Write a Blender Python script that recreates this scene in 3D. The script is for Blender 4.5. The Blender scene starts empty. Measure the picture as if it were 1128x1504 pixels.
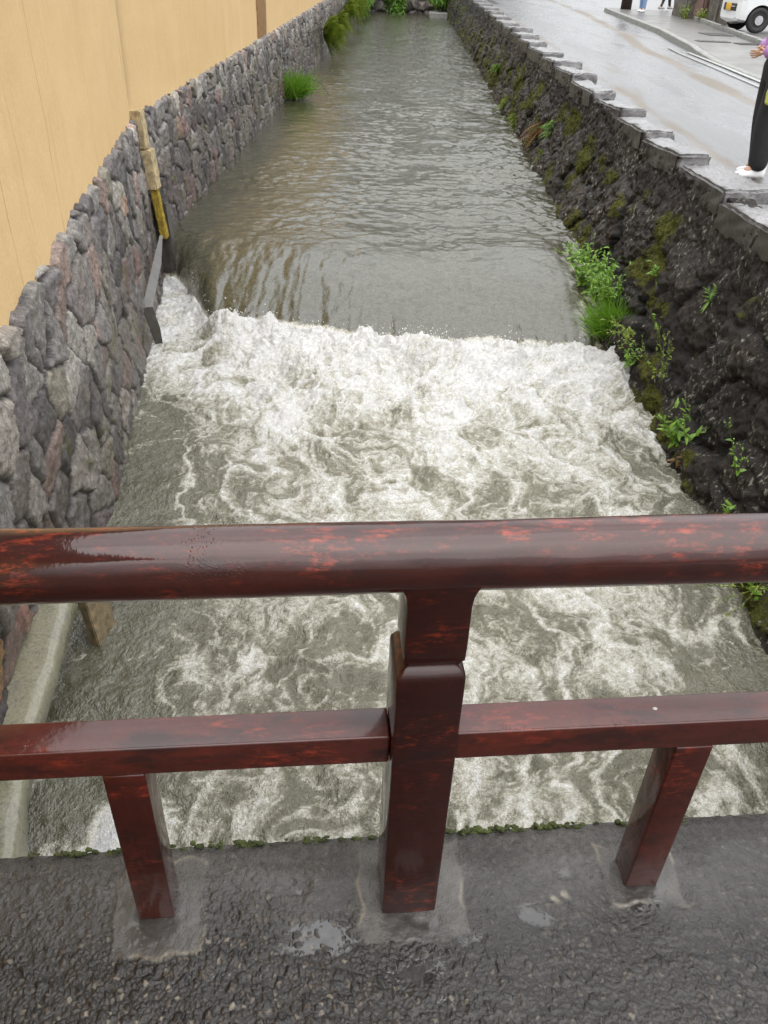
import bpy, bmesh, math, random
import numpy as np
from mathutils import Vector, Matrix, Euler
R_ = math.radians
rnd = random.Random(7)
S = bpy.context.scene
C = S.collection
CAM_H = 1.55

# ------------------------------------------------------------------ noise
def _hash(ix, iy, seed):
    h = (ix.astype(np.int64) * 374761393 + iy.astype(np.int64) * 668265263 + seed * 1442695041) & 0xFFFFFFFF
    h = ((h ^ (h >> 13)) * 1274126177) & 0xFFFFFFFF
    h = ((h ^ (h >> 16)) * 2246822519) & 0xFFFFFFFF
    return (h ^ (h >> 15)) & 0xFFFFFF
def h01(ix, iy, seed): return _hash(ix, iy, seed) / float(0x1000000)
def gn(x, y, seed=0):
    """gradient noise, about -1..1"""
    x = np.asarray(x, float); y = np.asarray(y, float)
    xi = np.floor(x); yi = np.floor(y); fx = x - xi; fy = y - yi
    u = fx * fx * fx * (fx * (fx * 6 - 15) + 10); v = fy * fy * fy * (fy * (fy * 6 - 15) + 10)
    def g(ox, oy):
        a = h01(xi + ox, yi + oy, seed) * 2 * math.pi
        return np.cos(a) * (fx - ox) + np.sin(a) * (fy - oy)
    n0 = g(0, 0); n1 = g(1, 0); n2 = g(0, 1); n3 = g(1, 1)
    a = n0 + u * (n1 - n0); b = n2 + u * (n3 - n2)
    return (a + v * (b - a)) * 1.45
def fbm(x, y, o=4, seed=0, gain=.5):
    t = 0; a = 1.; s = 0.
    for k in range(o):
        t = t + a * gn(x * 2 ** k + 13.7 * k, y * 2 ** k - 7.3 * k, seed + k * 17); s += a; a *= gain
    return t / s
def ridge(x, y, o=4, seed=0, gain=.55):
    t = 0; a = 1.; s = 0.
    for k in range(o):
        t = t + a * (1 - np.abs(gn(x * 2 ** k + 5.1 * k, y * 2 ** k + 9.2 * k, seed + k * 31))); s += a; a *= gain
    return t / s
def sst(a, b, x):
    t = np.clip((x - a) / (b - a), 0, 1); return t * t * (3 - 2 * t)
def worley(x, y, seed=0, jit=.8):
    """distance to nearest border, id-hash x2, cell-centre offset, F1"""
    x = np.asarray(x, float); y = np.asarray(y, float)
    xi = np.floor(x); yi = np.floor(y)
    f1 = np.full(x.shape, 9.); f2 = f1.copy()
    c1x = np.zeros(x.shape); c1y = c1x.copy(); c2x = c1x.copy(); c2y = c1x.copy(); ida = c1x.copy(); idb = c1x.copy()
    for ox in (-2, -1, 0, 1, 2):
        for oy in (-2, -1, 0, 1, 2):
            cx = xi + ox; cy = yi + oy
            px = cx + .5 + jit * (h01(cx, cy, seed) - .5); py = cy + .5 + jit * (h01(cx, cy, seed + 5) - .5)
            d = (px - x) ** 2 + (py - y) ** 2
            m1 = d < f1; m2 = (~m1) & (d < f2)
            f2 = np.where(m1, f1, np.where(m2, d, f2))
            c2x = np.where(m1, c1x, np.where(m2, px, c2x)); c2y = np.where(m1, c1y, np.where(m2, py, c2y))
            c1x = np.where(m1, px, c1x); c1y = np.where(m1, py, c1y); f1 = np.where(m1, d, f1)
            ida = np.where(m1, h01(cx, cy, seed + 9), ida); idb = np.where(m1, h01(cx, cy, seed + 21), idb)
    sep = np.sqrt((c2x - c1x) ** 2 + (c2y - c1y) ** 2) + 1e-6
    return (f2 - f1) / (2 * sep), ida, idb, x - c1x, y - c1y, c1x, c1y

# ------------------------------------------------------------------ object helpers
def tag(o, label=None, cat=None, group=None, kind=None):
    if label: o['label'] = label
    if cat: o['category'] = cat
    if group: o['group'] = group
    if kind: o['kind'] = kind
    return o
def empty(name, loc=(0, 0, 0), label=None, cat=None, group=None, rz=0):
    o = bpy.data.objects.new(name, None); C.objects.link(o); o.location = loc; o.rotation_euler = (0, 0, rz)
    return tag(o, label, cat, group)
def link(name, me, mat=None, parent=None, loc=None, smooth=True):
    o = bpy.data.objects.new(name, me); C.objects.link(o)
    if mat and not me.materials: me.materials.append(mat)
    if parent is not None: o.parent = parent
    if loc is not None: o.location = loc
    if smooth and len(me.polygons): me.polygons.foreach_set('use_smooth', [True] * len(me.polygons))
    return o
def np_mesh(name, V, F, attrs=None, cols=None):
    me = bpy.data.meshes.new(name)
    V = np.asarray(V, np.float32); F = np.asarray(F, np.int32); k = F.shape[1]
    me.vertices.add(len(V)); me.vertices.foreach_set('co', V.ravel())
    me.loops.add(F.size); me.loops.foreach_set('vertex_index', F.ravel())
    me.polygons.add(len(F)); me.polygons.foreach_set('loop_start', np.arange(0, F.size, k, dtype=np.int32))
    me.update(calc_edges=True); me.validate()
    for n, a in (attrs or {}).items():
        at = me.attributes.new(n, 'FLOAT', 'POINT'); at.data.foreach_set('value', np.asarray(a, np.float32).ravel())
    for n, a in (cols or {}).items():
        at = me.attributes.new(n, 'FLOAT_COLOR', 'POINT'); at.data.foreach_set('color', np.asarray(a, np.float32).ravel())
    return me
def grid_faces(nr, nc, mask=None):
    i = np.arange(nr * nc).reshape(nr, nc)
    f = np.stack([i[:-1, :-1], i[:-1, 1:], i[1:, 1:], i[1:, :-1]], -1)
    if mask is not None: f = f[mask]
    return f.reshape(-1, 4)
def bm_mesh(name, bm):
    bmesh.ops.recalc_face_normals(bm, faces=bm.faces[:])
    me = bpy.data.meshes.new(name); bm.to_mesh(me); bm.free(); return me
def box_bm(bm, c, s, rot=None, bev=0., seg=2):
    M = Matrix.Translation(Vector(c))
    if rot is not None: M = M @ (rot if isinstance(rot, Matrix) else Euler(rot).to_matrix().to_4x4())
    r = bmesh.ops.create_cube(bm, size=1, matrix=M @ Matrix.Diagonal((*s, 1)))
    if bev > 0:
        es = list({e for v in r['verts'] for e in v.link_edges})
        bmesh.ops.bevel(bm, geom=es, offset=bev, segments=seg, affect='EDGES', profile=.5)
def box(name, c, s, mat, parent=None, rot=None, bev=0., seg=2, smooth=False):
    bm = bmesh.new(); box_bm(bm, c, s, rot, bev, seg)
    o = link(name, bm_mesh(name, bm), mat, parent, smooth=smooth)
    if bev > 0: shade_auto(o)
    return o
def shade_auto(o, ang=40):
    me = o.data
    me.polygons.foreach_set('use_smooth', [True] * len(me.polygons))
    try: me.set_sharp_from_angle(angle=R_(ang))
    except Exception: pass
def tube_geo(pts, rads, n=10, cap=True):
    pts = [Vector(p) for p in pts]
    if not hasattr(rads, '__len__'): rads = [rads] * len(pts)
    V = []; F = []
    up = None
    for i, p in enumerate(pts):
        t = (pts[min(i + 1, len(pts) - 1)] - pts[max(i - 1, 0)]).normalized()
        if up is None:
            up = Vector((0, 0, 1)) if abs(t.z) < .9 else Vector((0, 1, 0))
        a = t.cross(up).normalized(); b = a.cross(t).normalized(); up = b
        for k in range(n):
            th = 2 * math.pi * k / n; V.append(p + (a * math.cos(th) + b * math.sin(th)) * rads[i])
    for i in range(len(pts) - 1):
        for k in range(n):
            F.append((i * n + k, i * n + (k + 1) % n, (i + 1) * n + (k + 1) % n, (i + 1) * n + k))
    if cap:
        F.append(tuple(range(n - 1, -1, -1))); F.append(tuple((len(pts) - 1) * n + k for k in range(n)))
    return V, F
class MB:
    def __init__(s): s.V = []; s.F = []
    def add(s, V, F):
        o = len(s.V); s.V += [tuple(v) for v in V]; s.F += [tuple(i + o for i in f) for f in F]
    def tube(s, pts, r, n=8): s.add(*tube_geo(pts, r, n))
    def build(s, name, mat, parent=None, smooth=True):
        me = bpy.data.meshes.new(name); me.from_pydata(s.V, [], s.F); me.update()
        return link(name, me, mat, parent, smooth=smooth)
def skin_mesh(name, verts, edges, radii, sub=2, root=0):
    me = bpy.data.meshes.new(name); me.from_pydata(verts, edges, []); me.update()
    o = bpy.data.objects.new(name + '_tmp', me); C.objects.link(o)
    o.modifiers.new('s', 'SKIN')
    if not me.skin_vertices: me.skin_vertices.new()
    for i, r in enumerate(radii):
        d = me.skin_vertices[0].data[i]
        d.radius = r if hasattr(r, '__len__') else (r, r); d.use_root = (i == root)
    m = o.modifiers.new('u', 'SUBSURF'); m.levels = sub; m.render_levels = sub
    dg = bpy.context.evaluated_depsgraph_get(); dg.update()
    out = bpy.data.meshes.new_from_object(o.evaluated_get(dg)); out.name = name
    bpy.data.objects.remove(o)
    return out

# ------------------------------------------------------------------ materials
class Mat:
    def __init__(s, name):
        s.m = bpy.data.materials.new(name); s.m.use_nodes = True; s.nt = s.m.node_tree
        s.b = s.nt.nodes['Principled BSDF']
    def n(s, t, **kw):
        nd = s.nt.nodes.new('ShaderNode' + t)
        for k, v in kw.items():
            if k.startswith('_'): setattr(nd, k[1:], v)
            else:
                key = int(k[1:]) if k[0] == 'i' and k[1:].isdigit() else k.replace('__', ' ')
                s.set(nd.inputs[key], v)
        return nd
    def set(s, inp, v):
        if hasattr(v, 'outputs'): v = v.outputs[0]
        if isinstance(v, bpy.types.NodeSocket): s.nt.links.new(v, inp)
        else: inp.default_value = v
    def P(s, **kw):
        for k, v in kw.items(): s.set(s.b.inputs[k.replace('__', ' ')], v)
        return s
    def coord(s, scale=(1, 1, 1), loc=(0, 0, 0)):
        tc = s.n('TexCoord'); mp = s.n('Mapping', Scale=scale, Location=loc); s.nt.links.new(tc.outputs['Object'], mp.inputs['Vector']); return mp
    def noise(s, vec, scale, detail=4, rough=.55, dist=0.):
        return s.n('TexNoise', Vector=vec, Scale=scale, Detail=detail, Roughness=rough, Distortion=dist).outputs['Fac']
    def vor(s, vec, scale, feat='F1', rnd_=1.):
        return s.n('TexVoronoi', _feature=feat, Vector=vec, Scale=scale, Randomness=rnd_).outputs['Distance']
    def ramp(s, fac, stops, interp='LINEAR'):
        r = s.n('ValToRGB', Fac=fac); cr = r.color_ramp; cr.interpolation = interp
        while len(cr.elements) < len(stops): cr.elements.new(.5)
        for e, (p, c) in zip(cr.elements, stops):
            e.position = p; e.color = (*c, 1) if hasattr(c, '__len__') else (c, c, c, 1)
        return r.outputs[0]
    def mix(s, fac, a, b, mode='MIX'):
        r = s.n('MixRGB', _blend_type=mode)
        for k, v in (('Fac', fac), ('Color1', a), ('Color2', b)):
            if isinstance(v, tuple) and len(v) == 3: v = (*v, 1)
            s.set(r.inputs[k], v)
        return r.outputs[0]
    def math(s, op, a, b=0., clamp=False):
        r = s.n('Math', _operation=op, _use_clamp=clamp); s.set(r.inputs[0], a); s.set(r.inputs[1], b); return r.outputs[0]
    def attr(s, name, out='Fac'):
        return s.n('Attribute', _attribute_name=name).outputs[out]
    def bump(s, h, strength=.5, dist=.01, prev=None):
        b = s.n('Bump', Strength=strength, Distance=dist, Height=h)
        if prev is not None: s.set(b.inputs['Normal'], prev)
        return b.outputs[0]

def simple(name, col, rough=.5, var=.15, scale=8., bump=0., spec=.5, coat=0.):
    M = Mat(name); v = M.coord(); n = M.noise(v, scale, 5)
    d = tuple(c * (1 - var) for c in col); l = tuple(min(1, c * (1 + var)) for c in col)
    M.P(Base__Color=M.ramp(n, [(.3, d), (.7, l)]), Roughness=rough, Coat__Weight=coat)
    M.b.inputs['Specular IOR Level'].default_value = spec
    if bump: M.P(Normal=M.bump(M.noise(v, scale * 4, 5), bump, .01))
    return M.m

# red lacquered railing
def paint_mat(name, lift, fleck, top=0.):
    M = Mat(name); v = M.coord(); vs = M.coord((1.0, 2.2, 2.6))
    n0 = M.noise(v, 2.6, 5, .6); n1 = M.noise(M.coord((.6, 1.8, 1.8)), 40, 8, .78, .2); n2 = M.noise(vs, 7, 7, .7, .2); n3 = M.noise(v, 120, 4, .7)
    base = M.ramp(M.math('ADD', M.math('MULTIPLY', n0, .6), M.math('MULTIPLY', n2, .4)), [(.34, tuple(c * lift for c in (.026, .0050, .0032))), (.52, tuple(c * lift for c in (.062, .0098, .0050))), (.68, tuple(c * lift for c in (.100, .0165, .0075)))])
    base = M.mix(.35, base, M.mix(1., base, M.ramp(n3, [(.3, (.55, .55, .55)), (.7, (1.5, 1.5, 1.5))]), 'MULTIPLY'))
    reg = M.ramp(M.noise(M.coord((1, 1.6, 1.6), (3, 1, 2)), 4., 6, .66), [(.49, 0.), (.60, 1.)])
    fl = M.math('MULTIPLY', M.ramp(n1, [(.50, 0.), (.64, 1.)]), M.math('MULTIPLY', reg, fleck))
    col = M.mix(fl, base, (.34, .043, .015))
    sm = M.math('MULTIPLY', M.ramp(n2, [(.50, 0.), (.64, 1.)]), .8); col = M.mix(sm, col, (.012, .0042, .0035))
    beads = M.vor(v, 230); mask = M.ramp(M.noise(v, 5, 6, .7), [(.56, 0.), (.70, 1.)])
    bd = M.math('MULTIPLY', M.ramp(beads, [(.12, 1.), (.5, 0.)]), mask)
    wetf = M.ramp(M.noise(M.coord((1, 1, 1), (5, 2, 1)), 3.2, 6, .7), [(.40, .03), (.52, .07), (.66, .17)])
    nrm = M.bump(M.noise(vs, 40, 5), .14, .004); nrm2 = M.bump(bd, .5, .0012, M.bump(M.noise(v, 16, 5, .65), .10, .006))
    M.P(Base__Color=col, Roughness=M.ramp(n2, [(.35, .30), (.7, .5)]), Normal=nrm, Coat__Weight=1., Coat__Roughness=wetf, Coat__IOR=1.48, Coat__Normal=nrm2)
    M.b.inputs['Specular IOR Level'].default_value = .12
    return M.m
M_paint = paint_mat('red_lacquer', .58, .8)
M_paint_dark = paint_mat('dark_red_lacquer', .42, .42); M_paint_dark.node_tree.nodes['Principled BSDF'].inputs['Coat IOR'].default_value = 1.36
M_paint_post = paint_mat('red_post_lacquer', .8, .65); M_paint_post.node_tree.nodes['Principled BSDF'].inputs['Coat IOR'].default_value = 1.36
M_paint_mid = paint_mat('bright_red_lacquer', 1.05, .55)

def deck_mat():
    M = Mat('wet_pebble_concrete'); v = M.coord()
    peb = M.attr('peb'); wet = M.attr('wet'); pad = M.attr('pad'); rid = M.attr('rid')
    n = M.noise(v, 6, 6, .6); nf = M.noise(v, 60, 5, .7); n3 = M.noise(v, 260, 3, .6)
    base = M.ramp(n, [(.3, (.008, .0072, .0068)), (.7, (.026, .0235, .0215))])
    base = M.mix(.5, base, M.ramp(nf, [(.3, (.006, .0055, .005)), (.72, (.060, .053, .047))]))
    big = M.ramp(M.noise(v, 3.1, 5, .6), [(.42, 0.), (.62, 1.)]); base = M.mix(M.math('MULTIPLY', M.attr('edge'), M.math('ADD', .25, M.math('MULTIPLY', big, .6))), base, M.ramp(nf, [(.3, (.036, .033, .031)), (.7, (.105, .097, .089))]))
    stone = M.ramp(rid, [(0, (.006, .0055, .006)), (.45, (.013, .011, .0105)), (.7, (.027, .022, .02)), (.9, (.065, .048, .034)), (1, (.24, .21, .165))])
    col = M.mix(peb, base, stone)
    padc = M.mix(.5, M.ramp(nf, [(.3, (.042, .038, .035)), (.7, (.10, .092, .083))]), M.ramp(n, [(.35, (.040, .036, .033)), (.65, (.125, .115, .104))]))
    col = M.mix(pad, col, padc)
    crack = M.attr('pale'); col = M.mix(crack, col, (.33, .29, .22))
    speck = M.ramp(n3, [(.70, 0.), (.78, 1.)]); col = M.mix(M.math('MULTIPLY', speck, .4), col, (.3, .27, .22))
    col = M.mix(wet, col, M.mix(.55, col, (.012, .011, .011)))
    rough = M.mix(wet, M.ramp(nf, [(.35, .10), (.65, .40)]), (.04, .04, .04))
    b = M.bump(M.math('ADD', nf, M.math('MULTIPLY', n3, .7)), M.mix(wet, (.9, .9, .9), (.05, .05, .05)), .006)
    r = M.n('MixRGB'); 
    M.P(Base__Color=col, Roughness=rough, Normal=b, Coat__Weight=M.ramp(wet, [(0, .0), (.5, .35), (1, 1.)]), Coat__Roughness=.03, Coat__IOR=1.42); M.b.inputs['Specular IOR Level'].default_value = .4
    return M.m
M_deck = deck_mat()

def water_mat():
    M = Mat('turbid_water'); v = M.coord(); foam = M.attr('foam'); aer = M.attr('aer'); far = M.attr('far')
    vb = M.coord((1, .8, 1))
    def thread(sc, dist, p):
        n = M.noise(v, sc, 4, .6, dist); return M.math('POWER', M.math('SUBTRACT', 1., M.math('ABSOLUTE', M.math('SUBTRACT', M.math('MULTIPLY', n, 2.6), 1.3))), p)
    t1 = thread(7, 1.2, 3.); t2 = thread(19, 1.5, 3.); n1 = M.noise(v, 38, 6, .78, .6); n2 = M.noise(v, 130, 4, .7)
    lace = M.math('ADD', M.math('MULTIPLY', M.math('SUBTRACT', n1, .5), 1.6), M.math('MULTIPLY', M.math('SUBTRACT', n2, .5), 1.1))
    lace = M.math('ADD', lace, M.math('ADD', M.math('MULTIPLY', M.math('SUBTRACT', t1, .35), .55), M.math('MULTIPLY', M.math('SUBTRACT', t2, .35), .55)))
    amt = M.math('ADD', foam, M.math('MULTIPLY', lace, M.ramp(foam, [(.0, .10), (.10, .34), (.45, .46), (1., .34)])))
    f = M.ramp(amt, [(.22, 0.), (.50, .22), (.80, .62), (1.12, .96)]); beige = M.ramp(amt, [(.0, 0.), (.38, .8), (.7, 1.)])
    nn = M.noise(v, .8, 4)
    murk = M.ramp(nn, [(.3, (.024, .023, .010)), (.7, (.038, .036, .018))])
    aerc = M.ramp(M.noise(v, 3., 6, .65), [(.3, (.115, .108, .068)), (.7, (.215, .205, .150))])
    col = M.mix(aer, murk, aerc)
    col = M.mix(beige, col, M.ramp(n2, [(.3, (.25, .235, .17)), (.7, (.40, .385, .31))]))
    white = M.ramp(n1, [(.3, (.58, .575, .545)), (.62, (.86, .86, .86))])
    col = M.mix(f, col, white)
    rip = M.math('ADD', M.noise(vb, 14, 5, .65, .5), M.math('MULTIPLY', M.noise(vb, 48, 3, .6), .4))
    nrm = M.bump(rip, M.ramp(aer, [(0., .16), (.5, 1.)]), .05)
    farr = M.bump(M.noise(M.coord((.8, 2.2, 1)), 2.4, 5, .6, .3), M.math('MULTIPLY', far, .35), .12, nrm)
    fb = M.bump(M.math('ADD', n1, M.math('MULTIPLY', n2, .6)), M.math('MULTIPLY', f, .9), .02, farr)
    M.P(Base__Color=col, Roughness=M.ramp(f, [(0, .045), (1, .45)]), IOR=1.45, Normal=fb)
    M.b.inputs['Specular IOR Level'].default_value = .9
    return M.m
M_water = water_mat()

def stone_mat():
    M = Mat('masonry_stone'); v = M.coord(); c = M.attr('Col', 'Color'); j = M.attr('joint'); w = M.attr('damp')
    n1 = M.noise(v, 22, 7, .7); n2 = M.noise(v, 90, 5, .7); n0 = M.noise(v, 5, 5, .6)
    col = M.mix(1., c, M.ramp(n1, [(.28, (.38, .38, .38)), (.5, (.98, .98, .98)), (.72, (1.75, 1.73, 1.66))]), 'MULTIPLY')
    col = M.mix(1., col, M.ramp(n2, [(.3, (.5, .5, .5)), (.7, (1.55, 1.55, 1.55))]), 'MULTIPLY')
    lich = M.ramp(M.noise(v, 11, 6, .7), [(.60, 0.), (.70, .55)]); col = M.mix(lich, col, (.36, .35, .31))
    moss = M.math('MULTIPLY', M.ramp(M.noise(v, 4.0, 5, .65), [(.57, 0.), (.66, .8)]), w)
    col = M.mix(M.math('MULTIPLY', w, .72), col, M.mix(1., col, (.36, .32, .32), 'MULTIPLY'))
    col = M.mix(moss, col, (.085, .085, .02))
    col = M.mix(M.math('MULTIPLY', j, .92), col, (.016, .014, .012))
    b = M.bump(n1, .5, .02); b = M.bump(n2, .6, .008, b)
    M.P(Base__Color=col, Roughness=M.mix(w, M.ramp(n0, [(.3, .42), (.7, .7)]), (.3, .3, .3)), Normal=b)
    return M.m
M_stone = stone_mat()

def rock_mat():
    M = Mat('mossy_black_rock'); v = M.coord(); vz = M.coord((2.2, 2.2, .55))
    tone = M.attr('tone'); cav = M.attr('cav'); mo = M.attr('moss')
    n1 = M.noise(v, 14, 8, .72); n2 = M.noise(v, 70, 5, .7); nz = M.noise(vz, 9, 6, .7)
    col = M.ramp(M.math('ADD', M.math('MULTIPLY', n1, .6), M.math('MULTIPLY', tone, .4)), [(.28, (.0035, .0026, .0022)), (.45, (.011, .008, .0062)), (.6, (.024, .0175, .0135)), (.78, (.075, .062, .052))])
    col = M.mix(1., col, M.ramp(nz, [(.3, (.35, .31, .28)), (.7, (1.7, 1.6, 1.5))]), 'MULTIPLY')
    fl = M.math('MULTIPLY', M.ramp(M.noise(M.coord((1.3, 1.3, .6)), 26, 5, .65), [(.575, 0.), (.615, 1.)]), M.ramp(M.noise(v, 2.3, 3), [(.44, 0.), (.58, .8)]))
    col = M.mix(fl, col, (.33, .33, .27))
    mc = M.ramp(M.noise(v, 40, 5, .7), [(.3, (.022, .024, .004)), (.55, (.075, .078, .008)), (.8, (.16, .15, .018))])
    mm = M.math('ADD', mo, M.math('MULTIPLY', M.math('SUBTRACT', n1, .5), 1.3)); mm = M.ramp(mm, [(.42, 0.), (.6, 1.)])
    col = M.mix(mm, col, mc)
    col = M.mix(M.math('MULTIPLY', cav, .85), col, (.006, .005, .004))
    b = M.bump(n1, .8, .04); b = M.bump(n2, .7, .012, b)
    M.P(Base__Color=col, Roughness=M.mix(mm, M.ramp(n2, [(.3, .30), (.7, .7)]), (.9, .9, .9)), Normal=b); M.b.inputs['Specular IOR Level'].default_value = .32
    return M.m
M_rock = rock_mat()

def plaster_mat():
    M = Mat('ochre_plaster'); v = M.coord(); vs = M.coord((9, 9, .35)); vs2 = M.coord((26, 26, .7)); va = M.coord((1.4, 1.4, .12))
    n = M.noise(v, 1.3, 5, .6); st = M.noise(vs, 1.6, 6, .65, .35); st2 = M.noise(vs2, 1.6, 4, .6, .2); g = M.noise(v, 130, 4, .7); g2 = M.noise(v, 38, 5, .65)
    col = M.ramp(n, [(.3, (.68, .475, .235)), (.7, (.74, .53, .28))])
    col = M.mix(M.ramp(st, [(.54, 0.), (.68, .2), (.82, .5)]), col, (.44, .26, .095))
    col = M.mix(M.ramp(st2, [(.60, 0.), (.76, .2)]), col, (.42, .26, .11))
    # two long rain-run streaks from the eaves
    tc = M.n('TexCoord'); sx = M.n('SeparateXYZ'); M.nt.links.new(tc.outputs['Object'], sx.inputs[0])
    wob = M.math('MULTIPLY', M.math('SUBTRACT', M.noise(M.coord((0, 0, 2.2)), 1., 4), .5), .10)
    for cx, wd, am in ((8.72, .012, .9), (8.5, .006, .6), (5.05, .008, .7), (6.6, .006, .55), (3.9, .009, .6), (4.3, .005, .5)):
        d = M.math('ABSOLUTE', M.math('SUBTRACT', M.math('ADD', sx.outputs[1], wob), cx))
        brk = M.ramp(M.noise(M.coord((0, 0, 3), (cx, cx, 0)), 1., 4), [(.35, 0.), (.55, 1.)])
        k = M.math('MULTIPLY', M.math('MULTIPLY', M.ramp(M.math('DIVIDE', d, wd), [(.2, 1.), (1., 0.)]), am), brk)
        col = M.mix(k, col, (.22, .105, .03))
    col = M.mix(.16, col, M.ramp(g2, [(.3, (.34, .20, .075)), (.7, (.72, .5, .24))]))
    col = M.mix(.10, col, M.ramp(g, [(.3, (.3, .17, .06)), (.7, (.8, .58, .3))]))
    b = M.bump(g, .25, .004); b = M.bump(g2, .25, .012, b)
    M.P(Base__Color=col, Roughness=.82, Normal=b); M.b.inputs['Specular IOR Level'].default_value = .25
    return M.m
M_plaster = plaster_mat()

def asphalt_mat():
    M = Mat('wet_asphalt'); v = M.coord(); g = M.noise(v, 130, 4, .7); g2 = M.noise(v, 22, 6, .75); n = M.noise(M.coord((1.3, .28, 1)), .9, 5, .6, .6); p = M.noise(M.coord((1.5, .22, 1), (7, 3, 0)), .75, 5, .6, .5)
    col = M.ramp(g, [(.3, (.055, .055, .057)), (.7, (.17, .17, .172))])
    col = M.mix(.5, col, M.ramp(g2, [(.32, (.03, .03, .032)), (.68, (.24, .24, .24))]))
    dirt_refl = M.math('MAXIMUM', M.ramp(p, [(.60, 0.), (.68, .5)]), M.ramp(M.math('ADD', M.attr('refl_dirt_band'), M.math('MULTIPLY', M.math('SUBTRACT', g2, .5), .8)), [(.30, 0.), (.62, .9)])); col = M.mix(dirt_refl, col, M.mix(.6, col, (.17, .125, .07)))  # brown dirt, plus reflections of pole and people put into the road colour
    wet = M.math('ADD', M.ramp(n, [(.40, .42), (.62, .20)]), M.math('MULTIPLY', dirt_refl, .25))
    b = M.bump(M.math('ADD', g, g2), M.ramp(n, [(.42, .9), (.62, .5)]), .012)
    M.P(Base__Color=col, Roughness=wet, Normal=b, Coat__Weight=M.math('SUBTRACT', .75, M.math('MULTIPLY', dirt_refl, .6)), Coat__Roughness=M.ramp(n, [(.4, .36), (.6, .16)]), Coat__IOR=1.33, Coat__Normal=M.bump(M.noise(v, 30, 5, .7), .45, .012))
    return M.m
M_asph = asphalt_mat()
def pave_mat():
    M = Mat('wet_pavement'); v = M.coord(); g = M.noise(v, 90, 4, .7); n = M.noise(v, 1.4, 5, .6)
    col = M.mix(.5, M.ramp(g, [(.3, (.075, .07, .066)), (.7, (.17, .16, .15))]), M.ramp(n, [(.3, (.085, .08, .074)), (.7, (.155, .147, .137))]))
    M.P(Base__Color=col, Roughness=M.ramp(n, [(.35, .5), (.65, .3)]), Normal=M.bump(g, .4, .005), Coat__Weight=.25, Coat__Roughness=.25, Coat__IOR=1.33)
    return M.m
M_pave = pave_mat()
def coping_mat():
    M = Mat('wet_coping_stone'); v = M.coord(); g = M.noise(v, 60, 5, .72); n = M.noise(v, 7, 6, .65)
    col = M.mix(.5, M.ramp(g, [(.3, (.075, .072, .074)), (.7, (.30, .295, .295))]), M.ramp(n, [(.3, (.075, .07, .072)), (.7, (.32, .315, .315))]))
    pit = M.ramp(M.noise(v, 26, 5, .7), [(.56, 0.), (.64, 1.)]); col = M.mix(M.math('MULTIPLY', pit, .7), col, (.03, .028, .028)); col = M.mix(M.math('MULTIPLY', M.attr('stain'), .93), col, (.014, .011, .009))
    b = M.bump(n, .6, .03); b = M.bump(g, .5, .006, b)
    M.P(Base__Color=col, Roughness=M.ramp(n, [(.3, .32), (.7, .55)]), Normal=b, Coat__Weight=.7, Coat__Roughness=.2, Coat__IOR=1.33, Coat__Normal=M.bump(M.math('ADD', n, g), .6, .02))
    return M.m
M_coping = coping_mat()
M_conc = simple('pale_concrete', (.30, .27, .19), .5, .4, 14, .5, coat=.3)
M_concb = simple('grey_concrete', (.2, .2, .185), .55, .35, 12, .5)
def mossy_conc():
    M = Mat('algae_concrete'); v = M.coord(); n = M.noise(v, 9, 6, .65); n2 = M.noise(v, 60, 5, .7)
    col = M.ramp(n, [(.32, (.085, .08, .06)), (.5, (.20, .18, .11)), (.68, (.14, .14, .055))])
    col = M.mix(.45, col, M.ramp(n2, [(.3, (.1, .1, .08)), (.7, (.4, .38, .3))]))
    M.P(Base__Color=col, Roughness=M.ramp(n2, [(.3, .2), (.7, .5)]), Normal=M.bump(M.math('ADD', n, n2), .5, .01), Coat__Weight=.6, Coat__Roughness=.12)
    return M.m
M_algae = mossy_conc()
M_yellow = simple('lichen_ochre_stone', (.42, .33, .19), .6, .45, 20, .5)
M_lichen = simple('yellow_lichen', (.30, .21, .025), .8, .5, 30, .5)
M_wood = simple('weathered_board', (.20, .15, .085), .45, .45, 25, .4, coat=.4)
M_timber = simple('brown_timber', (.30, .165, .065), .6, .3, 12, .3)
M_steel = simple('wet_grey_steel', (.055, .050, .042), .32, .4, 16, .3, coat=.3)
M_brown = simple('reddish_stone', (.13, .075, .06), .6, .35, 10, .6)
M_blackpaint = simple('dark_brown_pole', (.03, .016, .012), .4, .3, 10, .2)
M_tile = simple('dark_roof_tile', (.05, .052, .055), .4, .3, 10, .2)
M_line = simple('worn_white_paint', (.30, .30, .29), .5, .5, 26, .2, coat=.3)
M_iron = simple('iron_cover', (.05, .045, .042), .4, .4, 30, .4)
M_mossm = simple('moss_green', (.045, .058, .012), .9, .6, 50, .8)

def leaf_mat(name, c1, c2, rough=.4):
    M = Mat(name); r = M.attr('tint')
    col = M.ramp(r, [(0, c1), (1, c2)])
    M.P(Base__Color=col, Roughness=rough)
    tr = M.n('BsdfTranslucent'); M.set(tr.inputs['Color'], col)
    mx = M.n('MixShader', Fac=.35); M.nt.links.new(M.b.outputs[0], mx.inputs[1]); M.nt.links.new(tr.outputs[0], mx.inputs[2])
    M.nt.links.new(mx.outputs[0], M.nt.nodes['Material Output'].inputs['Surface'])
    return M.m
M_leaf = leaf_mat('fresh_leaf', (.08, .19, .018), (.24, .42, .05))
M_grass = leaf_mat('fresh_grass', (.075, .18, .016), (.20, .38, .035))
M_fern = leaf_mat('yellow_green_fern', (.11, .17, .016), (.27, .34, .04))
M_mossleaf = leaf_mat('moss_blade', (.05, .055, .006), (.17, .17, .02), .8)
M_dry = leaf_mat('dry_brown_frond', (.12, .06, .02), (.26, .14, .05))
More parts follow.
